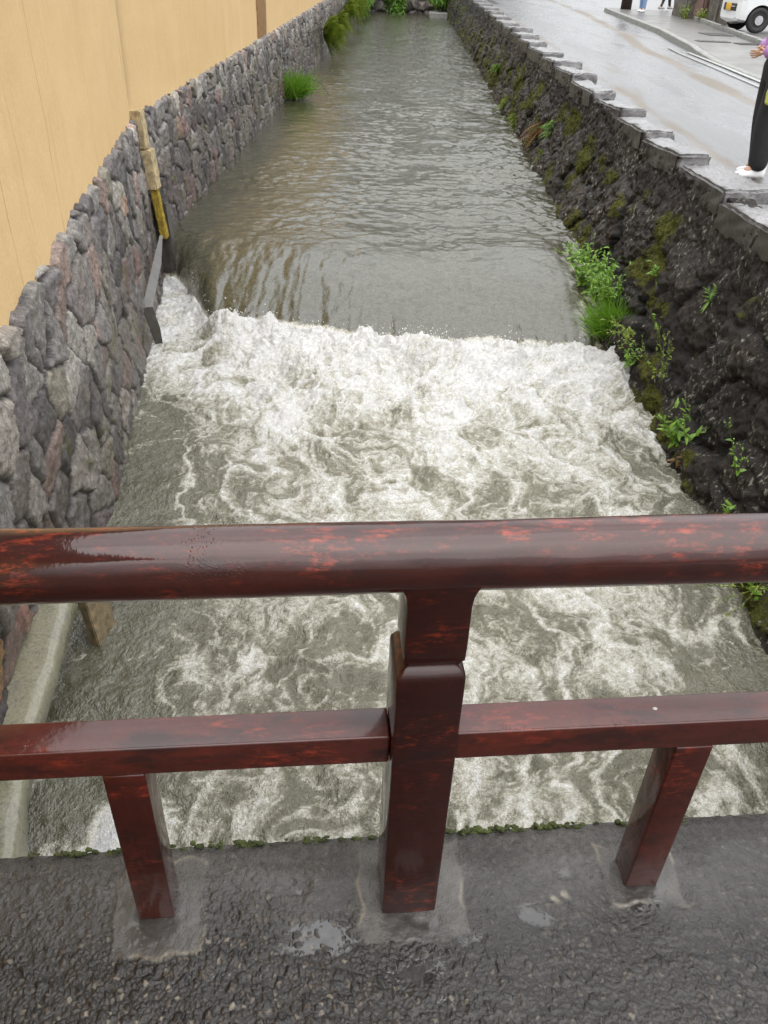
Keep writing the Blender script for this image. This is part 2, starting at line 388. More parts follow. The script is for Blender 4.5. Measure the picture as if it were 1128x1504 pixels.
M_dark = leaf_mat('dark_tree_leaf', (.010, .020, .006), (.045, .075, .018))
M_stem = simple('green_stem', (.10, .13, .03), .5, .3, 20)
M_bark = simple('bark', (.05, .038, .028), .8, .4, 10, .8)

# ------------------------------------------------------------------ world, sun, camera
W = bpy.data.worlds.new('World'); S.world = W; W.use_nodes = True
SUN_EL, SUN_AZ = 62., 150.
nt = W.node_tree; bg = nt.nodes['Background']
sky = nt.nodes.new('ShaderNodeTexSky'); sky.sky_type = 'NISHITA'; sky.sun_disc = False; sky.sun_elevation = R_(SUN_EL); sky.sun_rotation = R_(SUN_AZ); sky.dust_density = 4.
tc = nt.nodes.new('ShaderNodeTexCoord'); mp = nt.nodes.new('ShaderNodeMapping'); mp.inputs['Scale'].default_value = (1, 1, 2.2)
nz = nt.nodes.new('ShaderNodeTexNoise'); nz.inputs['Scale'].default_value = 1.7; nz.inputs['Detail'].default_value = 5; nz.inputs['Roughness'].default_value = .55
rp = nt.nodes.new('ShaderNodeValToRGB'); rp.color_ramp.elements[0].position = .3; rp.color_ramp.elements[0].color = (6.6, 6.75, 7.0, 1); rp.color_ramp.elements[1].position = .72; rp.color_ramp.elements[1].color = (12.5, 12.6, 12.7, 1)
mx = nt.nodes.new('ShaderNodeMixRGB'); mx.inputs[0].default_value = .88
nt.links.new(tc.outputs['Generated'], mp.inputs[0]); nt.links.new(mp.outputs[0], nz.inputs['Vector']); nt.links.new(nz.outputs['Fac'], rp.inputs[0])
sxyz = nt.nodes.new('ShaderNodeSeparateXYZ'); nt.links.new(tc.outputs['Generated'], sxyz.inputs[0])
mr = nt.nodes.new('ShaderNodeMapRange'); mr.inputs['From Min'].default_value = 0.; mr.inputs['From Max'].default_value = 1.; mr.inputs['To Min'].default_value = .38; mr.inputs['To Max'].default_value = 2.3; nt.links.new(sxyz.outputs[2], mr.inputs[0])
ml = nt.nodes.new('ShaderNodeVectorMath'); ml.operation = 'SCALE'; nt.links.new(rp.outputs[0], ml.inputs[0]); nt.links.new(mr.outputs[0], ml.inputs['Scale'])
nt.links.new(sky.outputs[0], mx.inputs[1]); nt.links.new(ml.outputs[0], mx.inputs[2]); nt.links.new(mx.outputs[0], bg.inputs['Color'])
bg.inputs['Strength'].default_value = .10
sl = bpy.data.lights.new('sun', 'SUN'); sl.energy = .8; sl.angle = R_(75); sl.color = (1., .97, .92)
so = bpy.data.objects.new('sun', sl); C.objects.link(so)
sd = Vector((math.sin(R_(SUN_AZ)) * math.cos(R_(SUN_EL)), math.cos(R_(SUN_AZ)) * math.cos(R_(SUN_EL)), math.sin(R_(SUN_EL))))
so.rotation_euler = sd.to_track_quat('Z', 'Y').to_euler(); so.location = (0, 0, 30)

cam = bpy.data.cameras.new('camera'); co = bpy.data.objects.new('camera', cam); C.objects.link(co); S.camera = co
cam.sensor_fit = 'VERTICAL'; cam.sensor_height = 36.; cam.lens = 1175 / 1504 * 36.; cam.clip_start = .05; cam.clip_end = 2000
pt, rl = R_(34.6), R_(2.5)
Fw = Vector((0, math.cos(pt), -math.sin(pt))); U0 = Vector((0, math.sin(pt), math.cos(pt))); R0 = Vector((1, 0, 0))
Rr = R0 * math.cos(rl) + U0 * math.sin(rl); Uu = U0 * math.cos(rl) - R0 * math.sin(rl)
mt = Matrix((Rr, Uu, -Fw)).transposed().to_4x4(); mt.translation = (0, 0, CAM_H); co.matrix_world = mt
S.view_settings.view_transform = 'Standard'; S.view_settings.look = 'None'; S.view_settings.exposure = .74; S.view_settings.gamma = 1.

# ------------------------------------------------------------------ place: plan curves
def street_z(y): return -.05 + .01 * y
def left_x(y):                       # plaster / top-of-masonry line in plan
    return np.where(y < 8.9, -2.57 - .178 * (y - 7.9), -2.75)
def left_top(y): return np.where(y < 8.9, .16, np.minimum(.18 + .010 * (y - 8.9), .45))
def right_x(y, z):
    zt = .02 + .008 * (y - 7)
    B = np.interp(y, [6, 7.5, 9.8, 40], [2.42, 2.28, 2.26, 2.50])
    u = (zt - z) / (zt + 1.15); uu = np.clip(u, 0, 1)
    return 2.66 - (2.66 - B) * (.3 * uu + .7 * uu ** 1.7) - np.maximum(u - 1, 0) * (zt + 1.15) * .22

# ------------------------------------------------------------------ ground and water
def growing(a, b, d0, k):
    ys = [a]
    while ys[-1] < b: ys.append(ys[-1] + d0 * (max(ys[-1], a) / a) ** k)
    return np.array(ys)

def make_water():
    xs = np.arange(-3.05, 2.75, .0115)
    ys = np.concatenate([np.arange(-.5, 1.2, .05), np.arange(1.2, 9.8, .0105), growing(9.8, 64, .0115, 1.35)])
    X, Y = np.meshgrid(xs, ys)
    zu, zl = -1.15, -1.6
    xl = np.where(Y < 8.9, -1.36 - .178 * (Y - 1.94), -2.62)
    dl = X - xl                                     # distance from left bank
    dr = np.interp(Y, [4, 7, 9.8], [2.33, 2.25, 2.26]) - X
    crest = 7.50 - .09 * X + .20 * gn(X * 1.1, X * 0 + 3.3, 5) + .07 * gn(X * 3.7, X * 0 + 8.1, 6) + .035 * gn(X * 11, X * 0, 8)
    crest = crest + 1.25 * sst(.62, .12, dl) - .10 * sst(.5, .1, dr)
    v = crest - Y                                   # >0 : plunge pool
    top = 9.7
    s = np.clip((top - Y) / np.maximum(top - crest, .2), 0, 1)
    ramp = zu - (zu - zl) * s ** 2.3 * .80
    base = np.where(v > 0, zl + (ramp - zl) * np.exp(-np.maximum(v, 0) / .18), ramp)
    base = np.where(v > 0, zl + (zu - zl) * .14 * np.exp(-np.maximum(v, 0) / .18), ramp)
    up = sst(.05, -.15, v)                           # upper water
    tongue = sst(0, .35, s) * up
    # chop on the upper reach
    wx_ = .18 * gn(X * .7, Y * .5, 40); wy_ = .18 * gn(X * .6 + 9, Y * .5, 41)
    A = np.interp(X, [-2.6, -1.2, .3, 2.2], [.35, .55, 1.0, 1.15]); A = A * np.interp(Y, [9, 12, 22, 40], [.8, 1., .75, .45])
    chop = .026 * gn((X + wx_) * 2.2, (Y + wy_) * 2.9, 1) + .019 * gn((X + wy_) * 4.6, (Y + wx_) * 6.0, 2) + .0085 * gn(X * 9 + wx_ * 8, Y * 12, 3) + .0032 * gn(X * 19, Y * 24, 4)
    rip_ = np.abs(gn((X + .3 * wy_ + .35 * Y) * 3.1, (Y + wx_) * 3.6, 110)); rip2 = np.abs(gn((X - .3 * Y + wx_) * 4.7, (Y + wy_) * 5.3, 111))
    chop = chop * (.55 + .5 * sst(-.5, .5, gn(X * .9, Y * .45, 112))) + .030 * gn(X * 1.05 + wy_, Y * 1.25, 117) - .036 * rip_ ** .8 * sst(-.3, .5, gn(X * .8 + 5, Y * .6, 113)) - .022 * rip2 ** .8 * sst(-.2, .5, gn(X * 1.1, Y * .7 + 4, 114))
    # lengthwise streaks on the glassy tongue, stronger to the left
    L = np.interp(X, [-2.4, -.6, .4, 2.0], [1., .9, .35, .25])
    stk = .012 * gn(X * 4.5 + .5 * gn(X * 2, Y * 2, 51), Y * .9, 50) + .007 * gn(X * 10 + .8 * gn(X * 3, Y * 3, 53), Y * 2.0, 52) + .003 * gn(X * 22, Y * 5, 54)
    h_up = chop * A * (1 - .72 * tongue) + stk * L * tongue
    edge = sst(.45, .0, dr) * sst(10.4, 9.2, Y)
    h_up = h_up + edge * (.045 * gn(X * 9, Y * 6, 60) + .028 * gn(X * 19, Y * 14, 61) - .05)
    # turbulence below
    vv = np.maximum(v, 0)
    amp = np.interp(vv, [0, .4, 1.5, 3, 6], [1.25, 1.35, .9, .5, .36])
    q1 = .35 * gn(X * 1.3, Y * 1.1, 70); q2 = .35 * gn(X * 1.2 + 4, Y * 1.2 + 7, 71)
    tb = .085 * gn((X + q1) * 1.5, (Y + q2) * 1.7, 72) + .062 * gn((X + q2) * 3.3, (Y + q1) * 3.6, 73) + .022 * gn(X * 8 + 3 * q1, Y * 8 + 3 * q2, 74) + .011 * gn(X * 16 + 4 * q2, Y * 16, 75) + .005 * gn(X * 32, Y * 32, 76)
    # foam field : filaments and rafts, pulled along the current
    k1 = .40 * gn(X * 1.5 + 2, Y * 1.1 + 5, 80) + .22 * gn(X * 3.3, Y * 2.7, 81) + .1 * gn(X * 7, Y * 6, 83); k2 = .40 * gn(X * 1.4 - 8, Y * 1.2, 82) + .22 * gn(X * 3.1 + 3, Y * 2.9, 84) + .1 * gn(X * 7.4, Y * 6.2 + 2, 85)
    fb = fbm((X + k2) * 2.4, (Y + k1) * 2.0, 6, 90, .62)
    def rr_(fx, fy, sd_, p, w): return np.clip(1 - np.abs(gn((X + w * k1 + .12 * (Y - 5)) * fx, (Y + w * k2) * fy, sd_)) * 1.15, 0, 1) ** p
    k3 = .05 * gn(X * 15, Y * 14, 186); k1 = k1 + k3; k2 = k2 + .05 * gn(X * 15 + 5, Y * 14, 187)
    web = .58 * rr_(2.1, .8, 86, 7, .75) + .42 * rr_(4.3, 1.9, 87, 5.5, .7) + .34 * rr_(9.5, 4.4, 88, 4, .7) + .24 * rr_(19, 10, 89, 3.2, .9) + .14 * rr_(37, 24, 91, 2.6, 1.2)
    dens = np.interp(vv, [0, .35, 1.0, 2.0, 3.2, 4.6, 6], [1.14, 1.04, .86, .66, .50, .43, .42])
    lf = np.interp(Y, [1.2, 3.5, 5.5, 7], [.75, .55, .65, .95]); ll = sst(.0, .95, dl - .05)
    dens = dens * (lf + (1 - lf) * ll)
    rr = sst(.05, .9, dr); rf = np.interp(Y, [1.2, 4.5, 6, 7], [.5, .6, .75, .95]); dens = dens * (rf + (1 - rf) * rr)
    # fresh white water against the bridge on the left
    boil = np.exp(-(((X + 1.02) / .26) ** 2 + ((Y - 2.02) / .30) ** 2)); dens = np.maximum(dens, .98 * sst(.15, .9, boil))
    foam = np.clip(web * (.35 + .85 * dens) + (dens - .80) * .80 + .62 * fbm((X + .6 * k2) * 1.5, (Y + .6 * k1) * 1.25, 4, 92, .55) * (.35 + .8 * dens), 0, 1)
    inpool = sst(-.04, .06, v)
    foam = foam * inpool
    side = 1 - .85 * sst(.75, .25, dl); cr = np.exp(-((v - .12) / .16) ** 2) * side
    foam = np.maximum(foam, sst(.25, .8, cr + .45 * fb) * (.75 + .25 * rr))
    # side chutes
    foam = np.maximum(foam, .75 * sst(.5, .15, dl) * sst(9.0, 8.5, Y) * sst(6.9, 7.6, Y) * (.55 + .8 * np.abs(fb)))
    foam = np.maximum(foam, .52 * edge * sst(-.2, .5, gn(X * 13, Y * 7, 95)) * sst(9.6, 9.0, Y) * sst(7.2, 7.6, Y))
    # thin lines of froth where water laps the banks and a few flecks on the upper reach
    fl = sst(.55, .75, gn(X * 5.5, Y * 7.5, 97)) * sst(.1, .5, gn(X * .9, Y * .5, 98))
    foam = np.maximum(foam, .46 * fl * up * (1 - tongue) * sst(.35, .7, gn(X * 15, Y * 28, 99)))
    bump_ = side * inpool * (.10 * np.exp(-((v - .22) / .26) ** 2) * (1 + .9 * gn(X * 2.3, Y * 2., 100)))
    h_lo = tb * amp + .035 * (foam - .4) * np.interp(vv, [0, 1, 4], [1.3, 1., .45]) + bump_
    h_lo = h_lo * (.45 + .55 * side) + foam * (.010 * gn(X * 23, Y * 23, 101) + .007 * gn(X * 40, Y * 40, 102)) * np.interp(vv, [0, 1.5, 4], [1.5, .8, .4])
    Z = base + h_up * up + h_lo * inpool
    Z = Z + cr * .03 * np.maximum(gn(X * 17, Y * 17, 103), 0) * 2
    aer = inpool * np.clip(np.interp(vv, [0, 1.2, 3, 6], [1., .85, .62, .45]) * (.55 + .45 * ll) * (.5 + .5 * rr) + .35 * fb, 0, 1)
    aer = np.maximum(aer, .5 * foam)
    far = sst(14, 26, Y)
    me = np_mesh('water', np.stack([X, Y, Z], -1).reshape(-1, 3), grid_faces(*X.shape), {'foam': foam, 'aer': aer, 'far': far})
    return tag(link('water', me, M_water), kind='structure'), Z, xs, ys
water, WZ, WXS, WYS = make_water()
def water_z(x, y): return float(WZ[min(np.searchsorted(WYS, y), len(WYS) - 1), min(np.searchsorted(WXS, x), len(WXS) - 1)])

# spray thrown up at the crest : nobody could count it
def make_spray():
    bm = bmesh.new(); r = random.Random(3)
    for k in range(420):
        x = r.uniform(-2.3, 2.1) if r.random() < .5 else r.choice([-.9, -.2, .15, .45, 1.15, 1.35, -1.5]) + r.gauss(0, .09); y = 7.46 - .09 * x + r.gauss(0, .06) - abs(r.gauss(0, .05)) * 2 + (1.1 * max(0, min(1, (-1.75 - x) / .5)))
        z = water_z(x, y) + abs(r.gauss(0, .055)) + .01
        s = r.uniform(.002, .0052) * (1.5 if r.random() < .12 else 1)
        bmesh.ops.create_icosphere(bm, subdivisions=1, radius=s, matrix=Matrix.Translation((x, y, z)) @ Matrix.Diagonal((1, 1, r.uniform(.8, 1.8), 1)))
    M = Mat('spray_drop'); M.P(Base__Color=(.75, .76, .75, 1), Roughness=.15)
    return tag(link('water_spray', bm_mesh('water_spray', bm), M.m), label='white drops of spray leaping over the foaming crest of the weir', kind='stuff')
make_spray()

# bed and earth under everything
def sheet(name, x0, x1, y0, y1, z, mat): 
    me = bpy.data.meshes.new(name); me.from_pydata([(x0, y0, z), (x1, y0, z), (x1, y1, z), (x0, y1, z)], [], [(0, 1, 2, 3)]); me.update()
    return tag(link(name, me, mat, smooth=False), kind='structure')
M_earth = simple('wet_earth', (.05, .045, .035), .7, .3, 2)
sheet('ground', -400, 400, -200, 600, -2.4, M_earth)

# ------------------------------------------------------------------ left masonry wall
PAL0 = np.array([(.20, .195, .195), (.155, .145, .155), (.115, .108, .118), (.24, .235, .225), (.17, .15, .145), (.21, .15, .135), (.075, .07, .075), (.21, .20, .165), (.30, .29, .275), (.145, .13, .14), (.20, .185, .17), (.18, .175, .18)])
PAL = np.array([1.10, 1.045, .97]) * (.75 * PAL0 + .25 * PAL0.mean(1, keepdims=True))
def make_left_wall():
    ys = np.concatenate([np.arange(-1.2, 8.9, .0125), growing(8.9, 62, .014, 1.55)])
    ts = np.concatenate([np.arange(-.16, 2.06, .0125)])        # distance below the plaster line
    Yb, T = np.meshgrid(ys, ts, indexing='ij')
    s = np.where(Yb < 8.9, Yb * 1.0157, 8.9 * 1.0157 + (Yb - 8.9))
    wob = .085 * gn(s * 2.1, T * 2.1, 3) + .02 * gn(s * 9, T * 9, 5); wob2 = .085 * gn(s * 2.1 + 7, T * 2.1, 4) + .02 * gn(s * 9, T * 9 + 3, 6)
    us, ut = 1 / .25, 1 / .27
    su = np.interp(s, np.linspace(-2, 65, 800), np.cumsum(np.interp(np.linspace(-2, 65, 800), [2, 9, 30], [1 / .36, 1 / .245, 1 / .30])) * 67 / 799)
    bd, ia, ib, dx, dy, cx, cy = worley(su + wob * us, (T + wob2) * ut + .45 * np.floor(0), 11, .78)
    ct = cy / ut                                          # depth of the cell's centre
    e = bd * .26
    rough = fbm(s * 9, T * 9, 4, 20, .6)
    dome = sst(0, .034, e) ** .45
    jb_ = np.interp(T, [.0, .35], [-.02, .034]); hgt = jb_ + (.062 - jb_) * dome + .020 * (ia - .5) + dome * (.05 * dx / us * (ib - .5) * 4 + .05 * dy / ut * (ia - .5) * 4) + .022 * rough + .010 * fbm(s * 30, T * 26, 3, 21, .7)
    te = .012 + 2.3 * (dx / us) ** 2 + .02 * (ib - .5) + .008 * gn(s * 25, T * 0, 79); kk = sst(0., .035, T - te); hgt = -.045 + (hgt + .045) * np.sqrt(kk)   # hidden behind the plaster above the line
    zt = left_top(Yb); z = zt - T
    nx = np.where(Yb < 8.9, .9845, 1.); ny = np.where(Yb < 8.9, .1753, 0.)
    off = -.01 + .045 * T * sst(3.2, 5.0, Yb) - .075 * np.maximum(T - .3, 0) * sst(4.6, 3.0, Yb) + hgt
    X = left_x(Yb) + off * nx; Y = Yb + off * ny
    idx = np.floor(ia * len(PAL) * .9999).astype(int)
    col = PAL[idx] * (.80 + .5 * ib)[..., None]
    pink = (fbm(s * 1.3, T * 1.3, 2, 44) > .3) & (ib > .75); col = np.where(pink[..., None], col * np.array([1.25, .95, .88]), col)
    # one tan block near the bridge
    tan = (np.abs(Yb - 2.35) < .3) & (np.abs(ct - 1.12) < .12)
    col = np.where(tan[..., None], np.array([.34, .19, .085]), col)
    joint = sst(.016, .002, e + .006 * gn(s * 30, T * 30, 77))
    damp = sst(.55, 1.05, T + .16 * gn(s * 1.1, T * 2, 60) + .05 * ia + np.where(Yb > 8.9, .38, 0.)) * (.7 + .3 * ib)
    col = col * .9; rgba = np.concatenate([col, np.ones(col.shape[:2] + (1,))], -1)
    me = np_mesh('stone_retaining_wall', np.stack([X, Y, z], -1).reshape(-1, 3), grid_faces(*X.shape), {'joint': joint, 'damp': damp}, {'Col': rgba.reshape(-1, 4)})
    o = link('stone_retaining_wall', me, M_stone)
    return tag(o, 'grey and purple fieldstone retaining wall along the left bank under the ochre plaster', 'stone wall')
make_left_wall()

# ------------------------------------------------------------------ ochre plaster wall with tiled coping
def make_plaster():
    root = empty('plaster_wall', (-2.7, 5, .2), 'tall ochre plaster wall with brown rain streaks above the left fieldstones', 'wall')
    def panel(y0, y1, name):
        ys = np.arange(y0, y1 + .001, .05 if y1 < 15 else .2); zs = np.arange(-.10, 2.75, .06)
        Y, Z = np.meshgrid(ys, zs, indexing='ij')
        X = left_x(Y) + .006 * gn(Y * 1.5, Z * 1.5, 8) + .003 * gn(Y * 6, Z * 6, 9)
        n = X.size; i = np.arange(n).reshape(X.shape)
        V = np.concatenate([np.stack([X, Y, Z], -1).reshape(-1, 3), np.stack([X - .28, Y, Z], -1).reshape(-1, 3)])
        f = grid_faces(*X.shape); bk = f[:, ::-1] + n
        def strip(a): return np.stack([a[:-1], a[1:], a[1:] + n, a[:-1] + n], -1)
        F = np.concatenate([f, bk, strip(i[:, -1]), strip(i[0, :]), strip(i[-1, :])])
        o = link(name, np_mesh(name, V, F), M_plaster); o.parent = root; o.matrix_parent_inverse = Matrix.Translation(root.location).inverted()
        return o
    panel(-1.2, 8.9, 'plaster_panel'); panel(8.9, 17.45, 'plaster_panel'); panel(18.45, 40, 'plaster_panel')
    def child(o): o.parent = root; o.matrix_parent_inverse = Matrix.Translation(root.location).inverted(); return o
    child(box('timber_post', (-2.83, 17.95, 1.4), (.16, 1.0, 2.9), M_timber, None, bev=.01))
    for (a, b) in (((-.77, -1.2), (-2.748, 8.9)), ((-2.75, 8.9), (-2.75, 40))):
        p = Vector((*a, 2.78)); q = Vector((*b, 2.78)); d = q - p; L = d.length; ang = math.atan2(d.y, d.x)
        bm = bmesh.new()
        box_bm(bm, (L / 2, .14, .0), (L, .62, .05), bev=.01)
        n = int(L / .27)
        for k in range(n):
            for sgn in (-1, 1):
                box_bm(bm, ((k + .5) * L / n, .14 + sgn * .15, .11), (L / n * .92, .36, .035), rot=(R_(-24 * sgn), 0, 0), bev=.012, seg=1)
        box_bm(bm, (L / 2, .14, .22), (L, .16, .10), bev=.03)
        o = link('tiled_coping', bm_mesh('tiled_coping', bm), M_tile, smooth=False); o.location = p; o.rotation_euler = (0, 0, ang); child(o)
make_plaster()

# ------------------------------------------------------------------ post in the kink of the left wall and steel guide
def warped_box(name, pts8, mat, parent, sub=10, amp=.006, seed=0, bev=.01):
    """box from 8 corners (bottom 4, top 4), bevelled, subdivided and roughened"""
    bm = bmesh.new(); vs = [bm.verts.new(p) for p in pts8]
    for f in ((3, 2, 1, 0), (4, 5, 6, 7), (0, 1, 5, 4), (1, 2, 6, 5), (2, 3, 7, 6), (3, 0, 4, 7)): bm.faces.new([vs[i] for i in f])
    bmesh.ops.bevel(bm, geom=bm.edges[:], offset=bev, segments=2, affect='EDGES')
    bmesh.ops.subdivide_edges(bm, edges=[e for e in bm.edges if e.calc_length() > .05], cuts=sub, use_grid_fill=True)
    r = random.Random(seed)
    bm.normal_update()
    for v in bm.verts:
        n = math.sin(v.co.x * 31 + seed) + math.sin(v.co.y * 27 + v.co.z * 19 + seed) + math.sin(v.co.z * 43 + v.co.x * 17)
        v.co += v.normal * (amp * (n / 3 + r.uniform(-.5, .5)))
    o = link(name, bm_mesh(name, bm), mat, parent); shade_auto(o, 50); return o
def vbox(name, cx, cy, w, d, z0, z1, lean, mat, parent, **k):
    L = lean
    return warped_box(name, [(cx - w / 2 + L, cy - d / 2, z0), (cx + w / 2 + L, cy - d / 2, z0), (cx + w / 2 + L, cy + d / 2, z0), (cx - w / 2 + L, cy + d / 2, z0),
                             (cx - w / 2, cy - d / 2, z1), (cx + w / 2, cy - d / 2, z1), (cx + w / 2, cy + d / 2, z1), (cx - w / 2, cy + d / 2, z1)], mat, parent, **k)
gp = empty('gate_pillar', (-2.66, 8.95, -1.3), 'ochre and yellow lichened stone pillar set in the bend of the left wall', 'pillar')
def keep(o, root): o.parent = root; o.matrix_parent_inverse = Matrix.Translation(root.location).inverted(); return o
keep(vbox('pillar_cap', -2.71, 8.97, .13, .17, -.16, .20, .02, M_yellow, None, seed=1), gp)
keep(vbox('pillar_block', -2.665, 8.99, .15, .20, -.56, -.17, .03, M_yellow, None, seed=2), gp)
keep(vbox('lichen_strip', -2.61, 8.97, .075, .11, -1.08, -.56, .05, M_lichen, None, seed=3), gp)
keep(vbox('pillar_foot', -2.60, 9.10, .14, .16, -1.5, -.72, .04, M_steel, None, seed=4), gp)
# bent steel sluice guide
def ribbon(name, pts, wdir, width, thick, mat, parent=None):
    bm = bmesh.new(); wv = Vector(wdir).normalized(); rows = []
    for i, p in enumerate(pts):
        p = Vector(p); t = (Vector(pts[min(i + 1, len(pts) - 1)]) - Vector(pts[max(i - 1, 0)])).normalized(); n = t.cross(wv).normalized()
        w = width[i] if hasattr(width, '__len__') else width
        rows.append([bm.verts.new(p + wv * a * w + n * b * thick / 2) for a, b in ((0, -1), (1, -1), (1, 1), (0, 1))])
    for a, b in zip(rows, rows[1:]):
        for k in range(4): bm.faces.new((a[k], a[(k + 1) % 4], b[(k + 1) % 4], b[k]))
    bm.faces.new(rows[0][::-1]); bm.faces.new(rows[-1])
    o = link(name, bm_mesh(name, bm), mat, parent, smooth=False); return o
sg = ribbon('sluice_guide', [(-2.34, 8.02, -.78), (-2.33, 7.62, -.95), (-2.31, 7.08, -1.17), (-2.29, 7.16, -1.40), (-2.27, 7.26, -1.70)], (.8, .6, -.1), [.03, .09, .10, .10, .06], .012, M_steel)
tag(sg, 'bent grey steel sluice guide leaning on the left fieldstones beside the weir', 'sluice guide')

# concrete curb along the lower left wall, and a board at its upstream end
def make_curb():
    ys = np.linspace(1.0, 3.12, 100); prof = [(-.30, -2.0), (-.30, -1.215), (-.06, -1.195), (-.012, -1.20), (0., -1.215), (.004, -1.30), (-.02, -1.34), (-.16, -1.38), (-.20, -1.6), (-.20, -2.0)]
    rx = np.interp(ys, [1.0, 1.5, 1.75, 1.95, 2.32, 3.0, 3.12], [-1.08, -1.26, -1.33, -1.385, -1.46, -1.57, -1.585])
    P = []; U = []
    for q, ((a, b), (c, d)) in enumerate(zip(prof, prof[1:])):
        m = max(1, int(math.hypot(c - a, d - b) / .03))
        for k in range(m): P.append((a + (c - a) * k / m, b + (d - b) * k / m)); U.append(1. if q >= 5 else 0.)
    P.append(prof[-1]); U.append(1.); P = np.array(P); U = np.array(U)
    Yg, I = np.meshgrid(ys, np.arange(len(P)), indexing='ij')
    cut = sst(1.70, 1.95, Yg); px_ = P[None, :, 0] + 0 * Yg; px_ = np.where(U[None, :] > 0, px_ * cut + (1 - cut) * (.012 - .10 * (P[None, :, 1] + 1.3)), px_)
    X = rx[:, None] + px_ + .006 * gn(Yg * 9, P[None, :, 1] * 9 + P[None, :, 0] * 9, 3) + .012 * gn(Yg * 2, P[None, :, 1] * 1.5, 5)
    Z = P[None, :, 1] + .006 * gn(Yg * 8 + 4, P[None, :, 0] * 9, 4) + 0 * Yg
    n = len(P); F = [tuple(f) for f in grid_faces(len(ys), n)]
    me = bpy.data.meshes.new('concrete_curb'); F.append(tuple(range(n))); F.append(tuple((len(ys) - 1) * n + k for k in range(n - 1, -1, -1)))
    me.from_pydata(np.stack([X, Yg, Z], -1).reshape(-1, 3).tolist(), [], F); me.update()
    return tag(link('concrete_curb', me, M_algae), 'pale algae stained concrete curb standing in the water under the left end of the railing', 'curb')
make_curb()
bd_ = warped_box('stop_board', [(-1.57, 3.18, -1.95), (-1.51, 3.16, -1.95), (-1.48, 3.34, -1.95), (-1.54, 3.36, -1.95), (-1.60, 3.16, -1.25), (-1.54, 3.14, -1.25), (-1.51, 3.34, -1.25), (-1.57, 3.36, -1.25)], M_wood, None, sub=6, amp=.004, seed=9, bev=.006)
tag(bd_, 'tan wooden stop board standing upright at the far end of the concrete curb', 'board')

def add_leaf(V, F, T, base, d, up, L, w, tint, curl=.25, n=3):
    d = Vector(d).normalized(); s = d.cross(Vector(up))
    if s.length < 1e-3: s = d.cross(Vector((1, 0, 0)))
    s.normalize(); nrm = s.cross(d).normalized(); o = len(V)
    for i in range(n + 1):
        t = i / n; wd = w * math.sin(math.pi * (.12 + .88 * t) ** .8) if i < n else 0.
        p = Vector(base) + d * (L * t) - nrm * (curl * L * t * t)
        f = .25 * wd
        V += [p - s * wd / 2 + nrm * f, p, p + s * wd / 2 + nrm * f]; T += [tint] * 3
    for i in range(n):
        for k in range(2):
            a = o + i * 3 + k; F.append((a, a + 1, a + 4, a + 3))
def leaf_obj(name, V, F, T, mat, parent=None):
    me = bpy.data.meshes.new(name); me.from_pydata([tuple(v) for v in V], [], F); me.update()
    at = me.attributes.new('tint', 'FLOAT', 'POINT'); at.data.foreach_set('value', T)
    return link(name, me, mat, parent)
def rv(r, s=1.): return Vector((r.gauss(0, s), r.gauss(0, s), r.gauss(0, s)))
